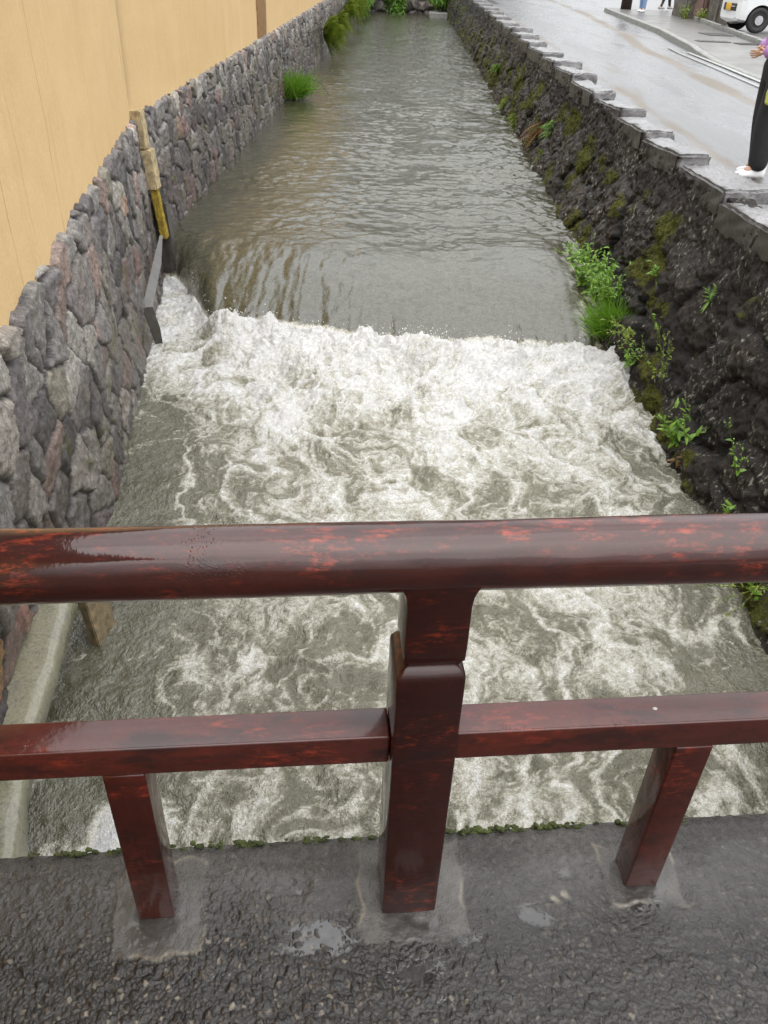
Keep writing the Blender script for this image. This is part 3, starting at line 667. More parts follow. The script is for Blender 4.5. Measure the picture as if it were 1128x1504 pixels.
# ------------------------------------------------------------------ right bank : black mossy rock wall with coping slabs
def make_right_wall():
    ys = np.concatenate([np.arange(-.6, 12, .016), growing(12, 64, .018, 1.5)])
    ts = np.concatenate([[0.], np.arange(0, 2.15, .016)])
    Y, T = np.meshgrid(ys, ts, indexing='ij')
    zt = .045 + .008 * (Y - 7) + .03 * gn(Y * .8, Y * 0, 3) + .025 * gn(Y * 7, Y * 0, 4)
    z = zt - T
    base = right_x(Y, z)
    w1 = .14 * gn(Y * 2.2, T * 2.2, 1); w2 = .14 * gn(Y * 2.2 + 4, T * 2.2, 2)
    bd, ia, ib, dx, dy, cx, cy = worley((Y + w1) * 1.25, (T + w2) * 2.1, 31, .9)
    e = bd * .6
    dome = sst(0, .13, e) ** .6
    bd2, ja, jb, _, _, _, _ = worley((Y + w2) * 6, (T + w1) * 7, 33, .9)
    low = sst(.15, .75, T)                                     # upper course flatter, lower boulders bolder
    # flaky strata slanting across the lower rock, vertical fluting above
    st = ridge(Y * 3.4 + T * 2.2, T * 5.5 - Y * 1.5, 4, 35, .55); fl = ridge(Y * 9, T * 1.6, 4, 36, .55)
    h = (.02 + .03 * low) * dome + .06 * (ia - .5) * (.4 + low) + .012 * sst(0, .09, bd2) + .03 * (ja - .5) * .7 + .10 * low * (st - .6) + .09 * (1 - low) * (fl - .6) + .020 * (ridge(Y * 11 + T * 5, T * 13 - Y * 3, 4, 37, .65) - .6) + .03 * fbm(Y * 16, T * 14, 4, 38, .65) + .05 * fbm(Y * 1.1, T * 1.1, 2, 39)
    X = base - h - .005; X[:, 0] = 2.86
    tone = .5 + .5 * (ia - .5) + .25 * (ja - .5)
    cav = np.clip(sst(.035, 0, e) * (.5 + .5 * low) + .45 * sst(.03, 0, bd2 * .15), 0, 1)
    mo = np.clip(.80 * sst(-.05, .45, fbm(Y * .85 + 3, T * 1.5, 4, 44, .6)) * sst(.12, .35, T) + .25 * sst(-.05, .5, h) , 0, 1)
    mo = np.clip(mo + np.interp(Y, [4, 7, 10, 20], [-.02, .10, .26, .32]) * sst(.2, .5, T) - .30 * sst(.25, .0, T), 0, 1)
    me = np_mesh('rock_face', np.stack([X, Y, z], -1).reshape(-1, 3), grid_faces(*X.shape)[:, ::-1], {'tone': tone, 'cav': cav, 'moss': mo})
    # fuzzy moss : tiny blades on the mossy patches
    rg_ = random.Random(17); Vm = []; Fm = []; Tm = []
    cand = np.argwhere((mo > .50) & (T > .1) & (Y > 2.5) & (Y < 24)); nb = 0
    for q in rg_.sample(range(len(cand)), min(len(cand), 8000)):
        i_, j_ = cand[q]; p = Vector((X[i_, j_], Y[i_, j_], z[i_, j_])); sc = .6 + .05 * p.y
        for k in range(2):
            d = Vector((-1, 0, .35)) + Vector((rg_.gauss(0, .5), rg_.gauss(0, .5), rg_.gauss(0, .5)))
            add_leaf(Vm, Fm, Tm, p, d, (0, 0, 1), rg_.uniform(.012, .032) * sc, .009 * sc, min(1, max(0, rg_.gauss(.4, .3))), .5, 2)
    tag(leaf_obj('wall_moss', Vm, Fm, Tm, M_mossleaf), label='yellow green moss growing in patches on the black right bank rocks', kind='stuff')
    root = empty('rock_canal_wall', (2.7, 8, 0), 'black mossy rough rock wall with grey slab coping along the right bank', 'stone wall')
    keep(link('rock_face', me, M_rock), root)
    r = random.Random(5)
    edges = [1.2, 2.5, 3.9, 5.35, 6.78, 8.10, 9.41, 10.72, 12.28, 14.07, 15.9, 17.5, 19.4, 21.2, 23.1, 25.2, 27.4, 29.7, 32, 34.6, 37.4, 40.3, 43.5, 47, 50.5, 54, 58]
    for k, (a, b) in enumerate(zip(edges, edges[1:])):
        sk = r.uniform(-.015, .015); za = .140 + sk + .0080 * (a - 7); zb = .055 + r.uniform(-.01, .01) + .0080 * (b - 7); th = .22
        xl = 2.60 + r.uniform(-.03, .03); w = np.interp(a, [5, 7, 9, 12, 16, 30], [.40, .36, .36, .40, .45, .5]) + r.uniform(-.06, .10); g = .008
        bm = bmesh.new(); nx_, ny_ = 18, 40
        p = [(xl, a + g + r.uniform(0, .05), za - th), (xl + w, a + g + r.uniform(-.0, .06), za - th), (xl + w + r.uniform(-.05, .05), b - g, zb - th), (xl + r.uniform(-.03, .03), b - g, zb - th)]
        vs = [bm.verts.new(q) for q in p] + [bm.verts.new((q[0], q[1], q[2] + th)) for q in p]
        for f in ((3, 2, 1, 0), (4, 5, 6, 7), (0, 1, 5, 4), (1, 2, 6, 5), (2, 3, 7, 6), (3, 0, 4, 7)): bm.faces.new([vs[i] for i in f])
        bmesh.ops.bevel(bm, geom=bm.edges[:], offset=.022, segments=3, affect='EDGES')
        bmesh.ops.subdivide_edges(bm, edges=[e_ for e_ in bm.edges if e_.calc_length() > .3], cuts=24 if a < 16 else 8, use_grid_fill=True)
        bmesh.ops.subdivide_edges(bm, edges=[e_ for e_ in bm.edges if e_.calc_length() > .08], cuts=6 if a < 16 else 2, use_grid_fill=True)
        bm.normal_update()
        co_ = np.array([v.co[:] for v in bm.verts]); nn = .016 * fbm(co_[:, 0] * 5 + co_[:, 2] * 6, co_[:, 1] * 5 + co_[:, 2] * 7, 4, 60 + k) + .012 * gn(co_[:, 0] * 1.7 + co_[:, 2] * 3, co_[:, 1] * 2.2, 70) + .006 * gn(co_[:, 0] * 24, co_[:, 1] * 24, 71)
        for v, d in zip(bm.verts, nn): v.co += v.normal * float(d) * 1.9
        me_ = bm_mesh('coping_slab', bm); c2 = np.array([v.co[:] for v in me_.vertices]); at = me_.attributes.new('stain', 'FLOAT', 'POINT')
        at.data.foreach_set('value', np.clip(sst(xl + .065, xl + .025, c2[:, 0] + .03 * gn(c2[:, 1] * 9, c2[:, 2] * 9, 75)) + .25 * sst(.2, .6, gn(c2[:, 0] * 5, c2[:, 1] * 5, 76)), 0, 1).astype(np.float32))
        o = link('coping_slab', me_, M_coping); shade_auto(o, 45); keep(o, root)
make_right_wall()

# ------------------------------------------------------------------ street, pavement, kerb
def make_street():
    xs = np.arange(2.72, 16.1, .06); ys = np.concatenate([np.arange(-6, 30, .15), np.arange(30, 140, 1.)])
    X, Y = np.meshgrid(xs, ys); Z = street_z(Y) + .010 * gn(X * .7, Y * .5, 3) - .012 * np.exp(-((X - 3.3) / .5) ** 2)
    kerb_x = np.interp(Y, [-6, 8, 14, 17, 19.6, 20.9, 24.6, 33, 34.5, 140], [4.8, 5.6, 5.95, 6.05, 6.1, 6.22, 6.63, 7.05, 7.15, 7.2])
    n_ = .5 + .7 * fbm(X * 1.3, Y * .5, 4, 21)
    rd_band = np.exp(-((X - kerb_x + .95 + .15 * gn(Y * .3, Y * 0, 22)) / .22) ** 2) * np.clip(n_ + .2, 0, 1) * sst(10, 14, Y) + .9 * np.exp(-((X - 3.22 + .1 * gn(Y * .5, Y * 0, 23)) / .16) ** 2) * np.clip(n_, 0, 1) + .55 * np.exp(-((X - kerb_x + 2.3) / .3) ** 2) * np.clip(fbm(X * 2, Y * .4, 3, 25) * 2, 0, 1)  # kerb-side band stands in for pole and people reflections; others are brown bands
    me = np_mesh('street', np.stack([X, Y, Z], -1).reshape(-1, 3), grid_faces(*X.shape), {'refl_dirt_band': np.clip(rd_band, 0, 1)}); tag(link('street', me, M_asph), kind='structure')
    KY = np.concatenate([np.arange(-6, 34.3, .3)])
    kx = np.interp(KY, [-6, 8, 14, 17, 19.6, 20.9, 24.6, 33, 34.5], [4.8, 5.6, 5.95, 6.05, 6.1, 6.22, 6.63, 7.05, 7.15])
    kh = np.interp(KY, [18.2, 20.2], [.022, .125])
    def rib(name, x0, x1, z0, z1, mat, KY=KY, base=True):
        V = []; F = []
        for i, y in enumerate(KY):
            b = street_z(y); V += [(x0[i], y, b - .1), (x0[i] + .015, y, b + z0[i] - .012), (x0[i] + .03, y, b + z0[i]), (x1[i], y, b + z1[i]), (x1[i], y, b - .1)]
        for i in range(len(KY) - 1):
            for k in range(4): F.append((i * 5 + k, i * 5 + k + 1, i * 5 + k + 6, i * 5 + k + 5))
        n = len(KY) - 1; F.append((0, 1, 2, 3, 4)); F.append((n * 5 + 4, n * 5 + 3, n * 5 + 2, n * 5 + 1, n * 5))
        me = bpy.data.meshes.new(name); me.from_pydata(V, [], F); me.update(); return link(name, me, mat, smooth=False)
    tag(rib('kerb', kx, kx + .17, kh, kh, M_concb), kind='structure')
    tag(rib('pavement', kx + .17, np.full(len(KY), 16.), kh - .004, kh - .004, M_pave), kind='structure')
    # worn white edge line and pale channel strip along the flush kerb
    def line(name, off, w, y0, y1, lift, mat):
        q = np.arange(y0, y1, .3); x = np.interp(q, KY, kx) + off; V = []; F = []
        for i, y in enumerate(q): V += [(x[i], y, street_z(y) + lift), (x[i] + w, y, street_z(y) + lift)]
        for i in range(len(q) - 1): F.append((2 * i, 2 * i + 1, 2 * i + 3, 2 * i + 2))
        me = bpy.data.meshes.new(name); me.from_pydata(V, [], F); me.update(); return tag(link(name, me, mat, smooth=False), kind='structure')
    line('road_marking', -.36, .05, 2, 20.6, .022, M_line)
    line('channel_strip', -.13, .10, 2, 20, .018, M_line)
make_street()
def disc_cover(cx, cy, w, d, rz, label, name='drain_cover', cat='drain cover', z=.13):
    bm = bmesh.new(); box_bm(bm, (0, 0, 0), (w, d, .012), bev=.004, seg=1)
    for k in range(6): box_bm(bm, (-w * .4 + k * w * .16, 0, .0075), (w * .05, d * .8, .006))
    o = link(name, bm_mesh(name, bm), M_iron, smooth=False); o.location = (cx, cy, street_z(cy) + z); o.rotation_euler = (math.atan(.01), 0, rz)
    return tag(o, label, cat)
disc_cover(7.75, 23.4, .62, .75, .1, 'dark square iron cover in the wet pavement, nearest the parked car')
disc_cover(7.00, 21.2, .75, .30, .1, 'narrow dark iron cover in the wet pavement behind the white line')
disc_cover(7.65, 20.9, .45, .35, .2, 'small dark iron cover in the pavement below the car, right of the narrow one')

# low kerb in front of the parking bay
bk = MB()
p0, p1 = Vector((8.95, 29.2, 0)), Vector((7.6, 17.4, 0)); dd = (p1 - p0); side = Vector((-dd.y, dd.x, 0)).normalized()
bm = bmesh.new(); L = dd.length; n = 9
for k in range(n):
    c = p0 + dd * ((k + .5) / n); box_bm(bm, (c.x, c.y, street_z(c.y) + .15), (L / n - .012, .13, .14), rot=(0, 0, math.atan2(dd.y, dd.x)), bev=.012, seg=2)
o = link('parking_kerb', bm_mesh('parking_kerb', bm), M_concb, smooth=False); shade_auto(o); tag(o, 'low grey kerb stones edging the parking place in front of the white car', 'kerb')

# rough boundary wall by the car
bw = empty('boundary_wall', (9.3, 29.5, .4), 'rough dark stone boundary wall with a reddish block beside the white car', 'stone wall')
def rough_block(name, c, s, mat, root, seed):
    a, b, h = s; x, y, z = c
    o = warped_box(name, [(x - a / 2, y - b / 2, z), (x + a / 2, y - b / 2, z), (x + a / 2, y + b / 2, z), (x - a / 2, y + b / 2, z), (x - a / 2 + .03, y - b / 2 + .03, z + h), (x + a / 2 - .03, y - b / 2 + .03, z + h), (x + a / 2 - .03, y + b / 2 - .03, z + h), (x - a / 2 + .03, y + b / 2 - .03, z + h)], mat, None, sub=8, amp=.04, seed=seed, bev=.05)
    return keep(o, root)
M_rough = simple('dark_rubble', (.10, .088, .07), .6, .5, 7, .9)
rough_block('stone_block', (9.02, 30.6, .25), (.5, 1.5, 1.6), M_rough, bw, 3)
rough_block('reddish_block', (9.12, 29.1, .25), (.42, .9, 1.6), M_brown, bw, 5)
rough_block('stone_block', (9.35, 28.0, .25), (.7, 1.0, 1.6), M_rough, bw, 8)

# dark pole at the kerb end
pm = MB(); pm.tube([(7.8, 33.75, .38), (7.8, 33.75, 3.2)], [.19, .16], 16)
tag(pm.build('street_pole', M_blackpaint), 'dark brown pole standing at the far end of the kerb', 'pole')

# ------------------------------------------------------------------ bridge deck
TH = R_(6.5); BU = Vector((math.cos(TH), math.sin(TH), 0)); BN = Vector((-math.sin(TH), math.cos(TH), 0)); P0 = Vector((.03, .85, 0))
def bridge_pt(a, b, z=0.): return P0 + BU * a + BN * b + Vector((0, 0, z))
def make_deck():
    aa = np.concatenate([np.arange(-1.35, -.75, .02), np.arange(-.75, 1.0, .0021), np.arange(1.0, 2.6, .02)])
    bb = np.concatenate([np.arange(-3., -.32, .03), np.arange(-.32, .178, .0021), [.178]])
    A, B = np.meshgrid(aa, bb)
    w1 = .0014 * gn(A * 90, B * 90, 1); w2 = .0014 * gn(A * 90 + 3, B * 90, 2)
    bd, ia, ib, dx, dy, cx, cy = worley((A + w1) * 104, (B + w2) * 108, 3, 1.)
    # exposed pebbles fade towards the edge of the bridge
    n = fbm(A * 5, B * 5, 4, 5)
    left = sst(.16, -.2, A)
    exp_ = sst(.02, -.16, B + .10 * n - .09 * left) * (.55 + .45 * left)
    pads = np.zeros_like(A); rim = np.zeros_like(A)
    for (ca, cb, wa, wb, sd_) in ((-.435, .045, .085, .095, 11), (.065, .045, .105, .10, 12), (.545, .05, .075, .065, 13)):
        e = np.maximum(np.abs(A - ca + .012 * gn(A * 22, B * 22, sd_)) - wa, np.abs(B - cb + .012 * gn(A * 22 + 5, B * 22, sd_)) - wb)
        pads = np.maximum(pads, sst(.006, -.006, e)); rim = np.maximum(rim, np.exp(-(e / .004) ** 2))
    exp_ = exp_ * (1 - pads)
    keep_ = (ia > .62 - .42 * exp_)
    big = worley((A + w2) * 58, (B + w1) * 58, 53, 1.); bigh = sst(.02, .30, big[0]) ** .6 * (big[1] > .80) * (.7 + .6 * big[2])
    pebh = np.maximum(sst(0.03, .34, bd) ** .6 * keep_ * (.3 + .7 * ib), bigh)
    h = .0052 * pebh * exp_ + .0012 * pebh * (1 - exp_) * (1 - pads) + .0026 * fbm(A * 42, B * 42, 4, 54, .65) * (1 - pads) * (.35 + exp_)
    h = h + .004 * n + .0018 * fbm(A * 26, B * 26, 4, 8) * (1 - .5 * pads) + .0007 * gn(A * 160, B * 160, 9) * (1 - .6 * pads)
    h = h + .0015 * pads + .0022 * rim * pads * sst(-.3, .3, gn(A * 13, B * 13, 33)) + .0012 * gn(A * 50, B * 50, 14) * pads
    crackd = np.abs(B - .004 + .03 * gn(A * 3.1, A * 0, 15) + .012 * gn(A * 14, A * 0, 16)); cm_ = sst(.0, .4, gn(A * 5, B * 5, 66)); h = h - .003 * np.exp(-(crackd / .002) ** 2) * (1 - pads) * cm_
    # shallow hollow that holds a puddle, and thin film elsewhere
    dip = 1.25 * np.exp(-((((A + .12) / .085) ** 2 + ((B + .035) / .045) ** 2)) ** 1.5) + .9 * np.exp(-(((A - .05) / .06) ** 2 + ((B + .115) / .03) ** 2)) + .6 * np.exp(-(((A - .30) / .05) ** 2 + ((B + .02) / .02) ** 2)) + .6 * np.exp(-(((A + .36) / .09) ** 2 + ((B + .10) / .02) ** 2)) + .5 * sst(.25, .6, gn(A * 9, B * 14, 88))
    h = h - .0062 * dip
    lev = -.0040 + .0011 * gn(A * 2, B * 2, 17) + .0012 * fbm(A * 24, B * 24, 3, 89)
    wet = sst(.0012, -.0006, h - lev)
    for (ca, cb) in ((-.437, -.005), (.054, -.02), (.54, .0)): wet = np.maximum(wet, .8 * sst(.075, .03, np.hypot((A - ca) * .9, (B - cb) * 1.5) + .02 * gn(A * 25, B * 25, 67)))
    film = np.maximum(wet, .35 * sst(.0, -.05, B - .12 + .1 * n))
    h = np.maximum(h, lev)
    h = h * sst(.180, .150, B - .006 * gn(A * 30, B * 0, 18)) + (-.012) * sst(.150, .180, B - .006 * gn(A * 30, B * 0, 18)) + .004 * gn(A * 60, B * 60, 19) * sst(.15, .178, B)
    pale = np.clip(sst(.42, .6, gn(A * 7, B * 9, 20)) * np.exp(-(crackd / .010) ** 2) * .6 * sst(-.2, .3, gn(A * 60, B * 60, 23)) + .4 * rim * sst(-.1, .3, gn(A * 9, B * 9, 21)), 0, 1)
    X = P0.x + BU.x * A + BN.x * B; Y = P0.y + BU.y * A + BN.y * B
    V = np.stack([X, Y, h], -1)
    # drop the outer face
    lst = V[-1].copy(); ext = []
    for z_ in (-.03, -.08, -.32):
        r = lst.copy(); r[:, 2] = z_; r[:, :2] += np.array(BN[:2]) * .004; ext.append(r)
    V = np.concatenate([V, np.array(ext)]); pad3 = lambda q: np.concatenate([q, np.repeat(q[-1:], 3, 0)])
    me = np_mesh('bridge_deck', V.reshape(-1, 3), grid_faces(V.shape[0], V.shape[1]), {'peb': pad3(np.clip(pebh * 1.3, 0, 1) * np.maximum(exp_, .22 * (1 - pads))), 'wet': pad3(film), 'pad': pad3(pads), 'rid': pad3(ia), 'pale': pad3(pale), 'edge': pad3(sst(-.06, .12, B + .10 * n + .05 * sst(.1, .6, A)))})
    o = link('bridge_deck', me, M_deck)
    return tag(o, 'wet dark concrete bridge deck with exposed pebbles and puddles under the red railing', 'bridge')
make_deck()
def make_moss():
    bm = bmesh.new(); r = random.Random(2)
    for k in range(230):
        c = r.choice([-.62, -.56, -.36, -.30, -.27, -.12, .08, .16, .205, .24, .27, .305, .36, .40, .45, .62, .66]); a = c + r.gauss(0, .022)
        if k % 5 == 0: a = r.uniform(-.8, .75)
        s = r.uniform(.0018, .006); p = bridge_pt(a, .174 + r.gauss(0, .004), -.006 + r.uniform(-.006, .003))
        g = bmesh.ops.create_icosphere(bm, subdivisions=2, radius=s, matrix=Matrix.Translation(p) @ Matrix.Diagonal((r.uniform(1, 2.2), 1, .8, 1)))
        for v in g['verts']: v.co += Vector((r.gauss(0, .0006), r.gauss(0, .0006), abs(r.gauss(0, .0008))))
    tag(link('moss', bm_mesh('moss', bm), M_mossm), label='green moss cushions along the water side edge of the bridge deck', kind='stuff')
make_moss()

# ------------------------------------------------------------------ red railing
rail = empty('bridge_railing', P0, 'wet dark red lacquered wooden railing with a round handrail across the bridge', 'railing', rz=TH)
def rbox(name, a0, a1, b0, b1, z0, z1, mat, bev=.006, seg=3, parent=rail):
    return box(name, ((a0 + a1) / 2, (b0 + b1) / 2, (z0 + z1) / 2), (a1 - a0, b1 - b0, z1 - z0), mat, parent, bev=bev, seg=seg)
def make_handrail():
    n = 48; xs = np.linspace(-2.6, 2.7, 300); V = []; F = []
    r0 = .052
    X, K = np.meshgrid(xs, np.arange(n), indexing='ij'); th = 2 * np.pi * K / n
    rr = r0 + .0010 * gn(X * 3, th * 1.2, 3) + .0006 * gn(X * 14, np.cos(th) * 3 + np.sin(th) * 2, 4)
    Yb = .058 + rr * np.cos(th); Z = .847 + rr * np.sin(th)
    i = np.arange(X.size).reshape(X.shape); j = np.roll(i, -1, axis=1)
    F = np.stack([i[:-1], i[1:], j[1:], j[:-1]], -1).reshape(-1, 4)[:, ::-1]
    return link('handrail', np_mesh('handrail', np.stack([X, Yb, Z], -1).reshape(-1, 3), F), M_paint, rail)
make_handrail()
def main_post(a):
    """stout post : chamfered lower shaft, narrower neck block that flares into the handrail"""
    bm = bmesh.new(); rows = []
    for z, q in ((0., 0.), (.2, 0.), (.4, 0.), (.6, 0.), (.648, 0.), (.656, .0012), (.664, .006), (.670, .013), (.671, .030)):
        A0, A1, B0, B1, c = a + q, a + .108 - q, q, .108 - q, .006
        rows.append([bm.verts.new((*p, z)) for p in [(A0 + c, B0), (A1 - c, B0), (A1 - c * .3, B0 + c * .3), (A1, B0 + c), (A1, B1 - c), (A1 - c, B1), (A0 + c, B1), (A0, B1 - c), (A0, B0 + c), (A0 + c * .3, B0 + c * .3)]])
    for p, q in zip(rows, rows[1:]):
        for k in range(10): bm.faces.new((p[k], p[(k + 1) % 10], q[(k + 1) % 10], q[k]))
    bm.faces.new(rows[0][::-1]); bm.faces.new(rows[-1]); o = link('main_post', bm_mesh('main_post', bm), M_paint_dark, rail); shade_auto(o, 35)
    # neck
    bm = bmesh.new(); secs = [(.666, -.010, -.010), (.671, -.004, -.012), (.678, -.0005, -.002), (.70, .0, 0), (.785, 0, 0), (.803, .002, .001), (.815, .006, .003), (.826, .013, .006), (.832, .018, .008)]
    x0, x1, y0, y1 = a + .010, a + .1075, .013, .104; rows = []
    for z, fx, fy in secs:
        A0, A1, B0, B1 = x0 - fx, x1 + fx, y0 - fy * .3, y1 + fy; c = .006
        pts = [(A0 + c, B0), (A1 - c, B0), (A1 - c * .3, B0 + c * .3), (A1, B0 + c), (A1, B1 - c), (A1 - c, B1), (A0 + c, B1), (A0, B1 - c), (A0, B0 + c), (A0 + c * .3, B0 + c * .3)]
        rows.append([bm.verts.new((*p, z)) for p in pts])
    m = len(rows[0])
    for p, q in zip(rows, rows[1:]):
        for k in range(m): bm.faces.new((p[k], p[(k + 1) % m], q[(k + 1) % m], q[k]))
    bm.faces.new(rows[0][::-1]); bm.faces.new(rows[-1])
    o = link('post_neck', bm_mesh('post_neck', bm), M_paint_dark, rail); shade_auto(o, 35)
main_post(.0); 
def mid_rail(a0, a1): rbox('mid_rail', a0, a1, .021, .086, .437, .502, M_paint_mid, .004)
def baluster(a): rbox('short_post', a, a + .069, .0205, .0855, 0., .4368, M_paint_post, .004)
mid_rail(-1.842, -.001); mid_rail(.109, 1.95)
for a in (-.472, .503, -.96, -1.44, 1.0, 1.49): baluster(a)
main_post(-1.95); main_post(1.951)
# white speck on the mid rail
bm = bmesh.new(); bmesh.ops.create_icosphere(bm, subdivisions=2, radius=.0045, matrix=Matrix.Translation((.462, .055, .5022)) @ Matrix.Diagonal((1, .8, .18, 1)))
tag(link('bird_dropping', bm_mesh('bird_dropping', bm), M_line, rail))

# ------------------------------------------------------------------ plants
def grass_tuft(name, base, n, L, lean, label, mat=M_grass, seed=0, w=.008, spread=.05, group=None, cat='grass tuft', droop=.8):
    r = random.Random(seed); V = []; F = []; T = []
    for k in range(n):
        b = Vector((r.gauss(0, spread), r.gauss(0, spread), r.uniform(-.02, .05))); l = L * r.uniform(.5, 1.1)
        d = (Vector((0, 0, 1)) + Vector(lean) * r.uniform(.2, 1) + Vector((r.gauss(0, .38), r.gauss(0, .38), 0))).normalized()
        s = d.cross(rv(r)).normalized(); o = len(V); m = 6; t0 = r.random(); dr = r.uniform(.4, 1.2) * droop
        for i in range(m + 1):
            t = i / m; p = b + d * (l * t) + (Vector(lean) * .35 + Vector((0, 0, -1))) * (l * dr * t * t * .5)
            ww = w * (1 - t ** 2) + .0006; V += [p - s * ww / 2, p + s * ww / 2]; T += [min(1, max(0, .25 + .5 * t0 + .2 * t))] * 2
        for i in range(m): a = o + 2 * i; F.append((a, a + 1, a + 3, a + 2))
    o = leaf_obj(name, V, F, T, mat); o.location = base
    return tag(o, label, cat, group)
def weed(name, base, stems, h, lean, label, cat='weed', seed=0, leaf=(.05, .022), per=9, mat=M_leaf, group=None, wild=.35, tips=False):
    """leafy herb : stems with leaves along them; stems and leaves are parts"""
    r = random.Random(seed); root = empty(name, base, label, cat, group); sm = MB(); V = []; F = []; T = []
    for k in range(stems):
        d = (Vector(lean) + Vector((r.gauss(0, wild), r.gauss(0, wild), r.gauss(0, wild * .5)))).normalized(); l = h * r.uniform(.55, 1.1); b = Vector((r.gauss(0, .012 * stems ** .5), r.gauss(0, .012 * stems ** .5), 0)) 
        pts = []; bend = Vector((r.gauss(0, .2), r.gauss(0, .2), .25))
        for i in range(6): t = i / 5; pts.append(b + d * l * t + bend * l * .5 * t * t)
        sm.tube(pts, [.0028 * (1 - .7 * i / 5) for i in range(6)], 5)
        for q in range(per):
            t = .12 + .88 * (q + r.random() * .6) / per; i = min(4, int(t * 5)); p = pts[i].lerp(pts[i + 1], t * 5 - i if t < 1 else 1.)
            ax = (pts[i + 1] - pts[i]).normalized(); ld = (ax * .55 + rv(r, .6)).normalized(); sc = r.uniform(.6, 1.15) * (1.1 - .45 * t)
            add_leaf(V, F, T, p, ld, (0, -.3, 1), leaf[0] * sc, leaf[1] * sc, min(1, max(0, r.gauss(.55, .25))), r.uniform(.05, .5))
        if tips:
            for q in range(4):
                p = pts[-1] + rv(r, .014); bt = len(sm.V); sm.tube([pts[-2], p], .0012, 4)
                add_leaf(V, F, T, p, rv(r), (0, 0, 1), .014, .010, .95, .1)
    sm.build('stem', M_stem, root); leaf_obj('foliage', V, F, T, mat, root)
    return root
def fern(name, base, fronds, L, out, label, mat=M_fern, seed=0, cat='fern', group=None, hang=.9):
    r = random.Random(seed); V = []; F = []; T = []
    for k in range(fronds):
        d = (Vector(out) + Vector((r.gauss(0, .3), r.gauss(0, .7), r.gauss(.1, .5)))).normalized(); l = L * r.uniform(.6, 1.1); n = 14; tint = r.random()
        b = Vector((r.uniform(0, .03), r.gauss(0, .05), r.gauss(0, .05)))
        for i in range(1, n + 1):
            t = i / n; p = b + d * l * t + Vector((0, 0, -1)) * l * hang * .5 * t * t; tg = (d + Vector((0, 0, -1)) * hang * t).normalized(); s = tg.cross(Vector((-1, 0, .6))).normalized()
            pl = l * .26 * math.sin(math.pi * (.15 + .82 * t))
            for sg_ in (-1, 1): add_leaf(V, F, T, p, s * sg_ + tg * .45, (-1, 0, .7), pl, pl * .34, min(1, max(0, tint * .6 + r.random() * .4)), .2, 2)
        tv, tf = tube_geo([Vector((0, 0, 0))] + [b + d * l * q / 6 + Vector((0, 0, -1)) * l * hang * .5 * (q / 6) ** 2 for q in range(7)], .004, 4); o_ = len(V); V += tv; F += [tuple(i_ + o_ for i_ in f_) for f_ in tf]; T += [.3] * len(tv)
    o = leaf_obj(name, V, F, T, mat); o.location = base
    return tag(o, label, cat, group)

# left bank
grass_tuft('grass_tuft', (-2.56, 20.4, -1.12), 700, .85, (.75, -.35, 0), 'bright green drooping grass tuft at the waterline of the left fieldstones', seed=1, w=.016, spread=.15, droop=.75)
b = MB(); b.tube([(-2.4, 20.5, -1.0), (-2.1, 20.4, -.72), (-1.8, 20.2, -.80), (-1.62, 20.0, -1.02), (-1.55, 19.8, -1.12)], [.008, .007, .006, .005, .004], 6)
tag(b.build('drooping_twig', M_bark), 'thin bare twig arching over the water beside the grass tuft', 'twig')
fern('fern_clump', (-2.60, 29.6, -.42), 90, .85, (.8, -.45, .3), 'yellow green fern clump hanging on the left wall, nearest of those beyond the plaster', seed=3)
fern('fern_clump', (-2.62, 34.5, -.40), 60, .75, (.8, -.4, .2), 'taller yellow green fern clump on the left wall, just behind the nearest one', seed=4)
fern('fern_clump', (-2.62, 39.5, -.25), 60, .8, (.8, -.4, .3), 'yellow green fern clump on the left wall, between the tall one and the round bush', seed=5)
fern('fern_clump', (-2.62, 44.5, -.15), 60, .9, (.8, -.4, .3), 'farthest yellow green fern clump high on the left wall', seed=6)

def bush(name, c, rad, n, label, mat=M_leaf, seed=0, leaf=.12, cat='bush', group=None):
    r = random.Random(seed); V = []; F = []; T = []; root = empty(name, c, label, cat, group); st = MB()
    lobes = [Vector((r.uniform(-1, 1) * rad[0] * .6, r.uniform(-1, 1) * rad[1] * .6, r.uniform(.2, 1) * rad[2])) for _ in range(9)]
    for L in lobes: st.tube([(0, 0, 0), L * .5 + rv(r, .04), L], [.03, .02, .008], 5)
    for k in range(n):
        L = lobes[k % 9]; d = rv(r).normalized(); p = L + Vector((d.x * rad[0], d.y * rad[1], d.z * rad[2])) * .5 * r.random() ** .4
        if p.z < 0: p.z = abs(p.z) * .4
        add_leaf(V, F, T, p, d + rv(r, .5) + Vector((0, 0, -.2)), (0, 0, 1), leaf * r.uniform(.6, 1.2), leaf * .5, min(1, max(0, .25 + .5 * (p.z / rad[2]) * r.random() + r.gauss(0, .12))), .3, 2)
    st.build('stem', M_bark, root); leaf_obj('foliage', V, F, T, mat, root)
    return root
bush('round_shrub', (-2.3, 50.5, -1.0), (.6, .6, 1.0), 1500, 'dark green round shrub at the far left corner of the canal', M_grass, 3, .13)
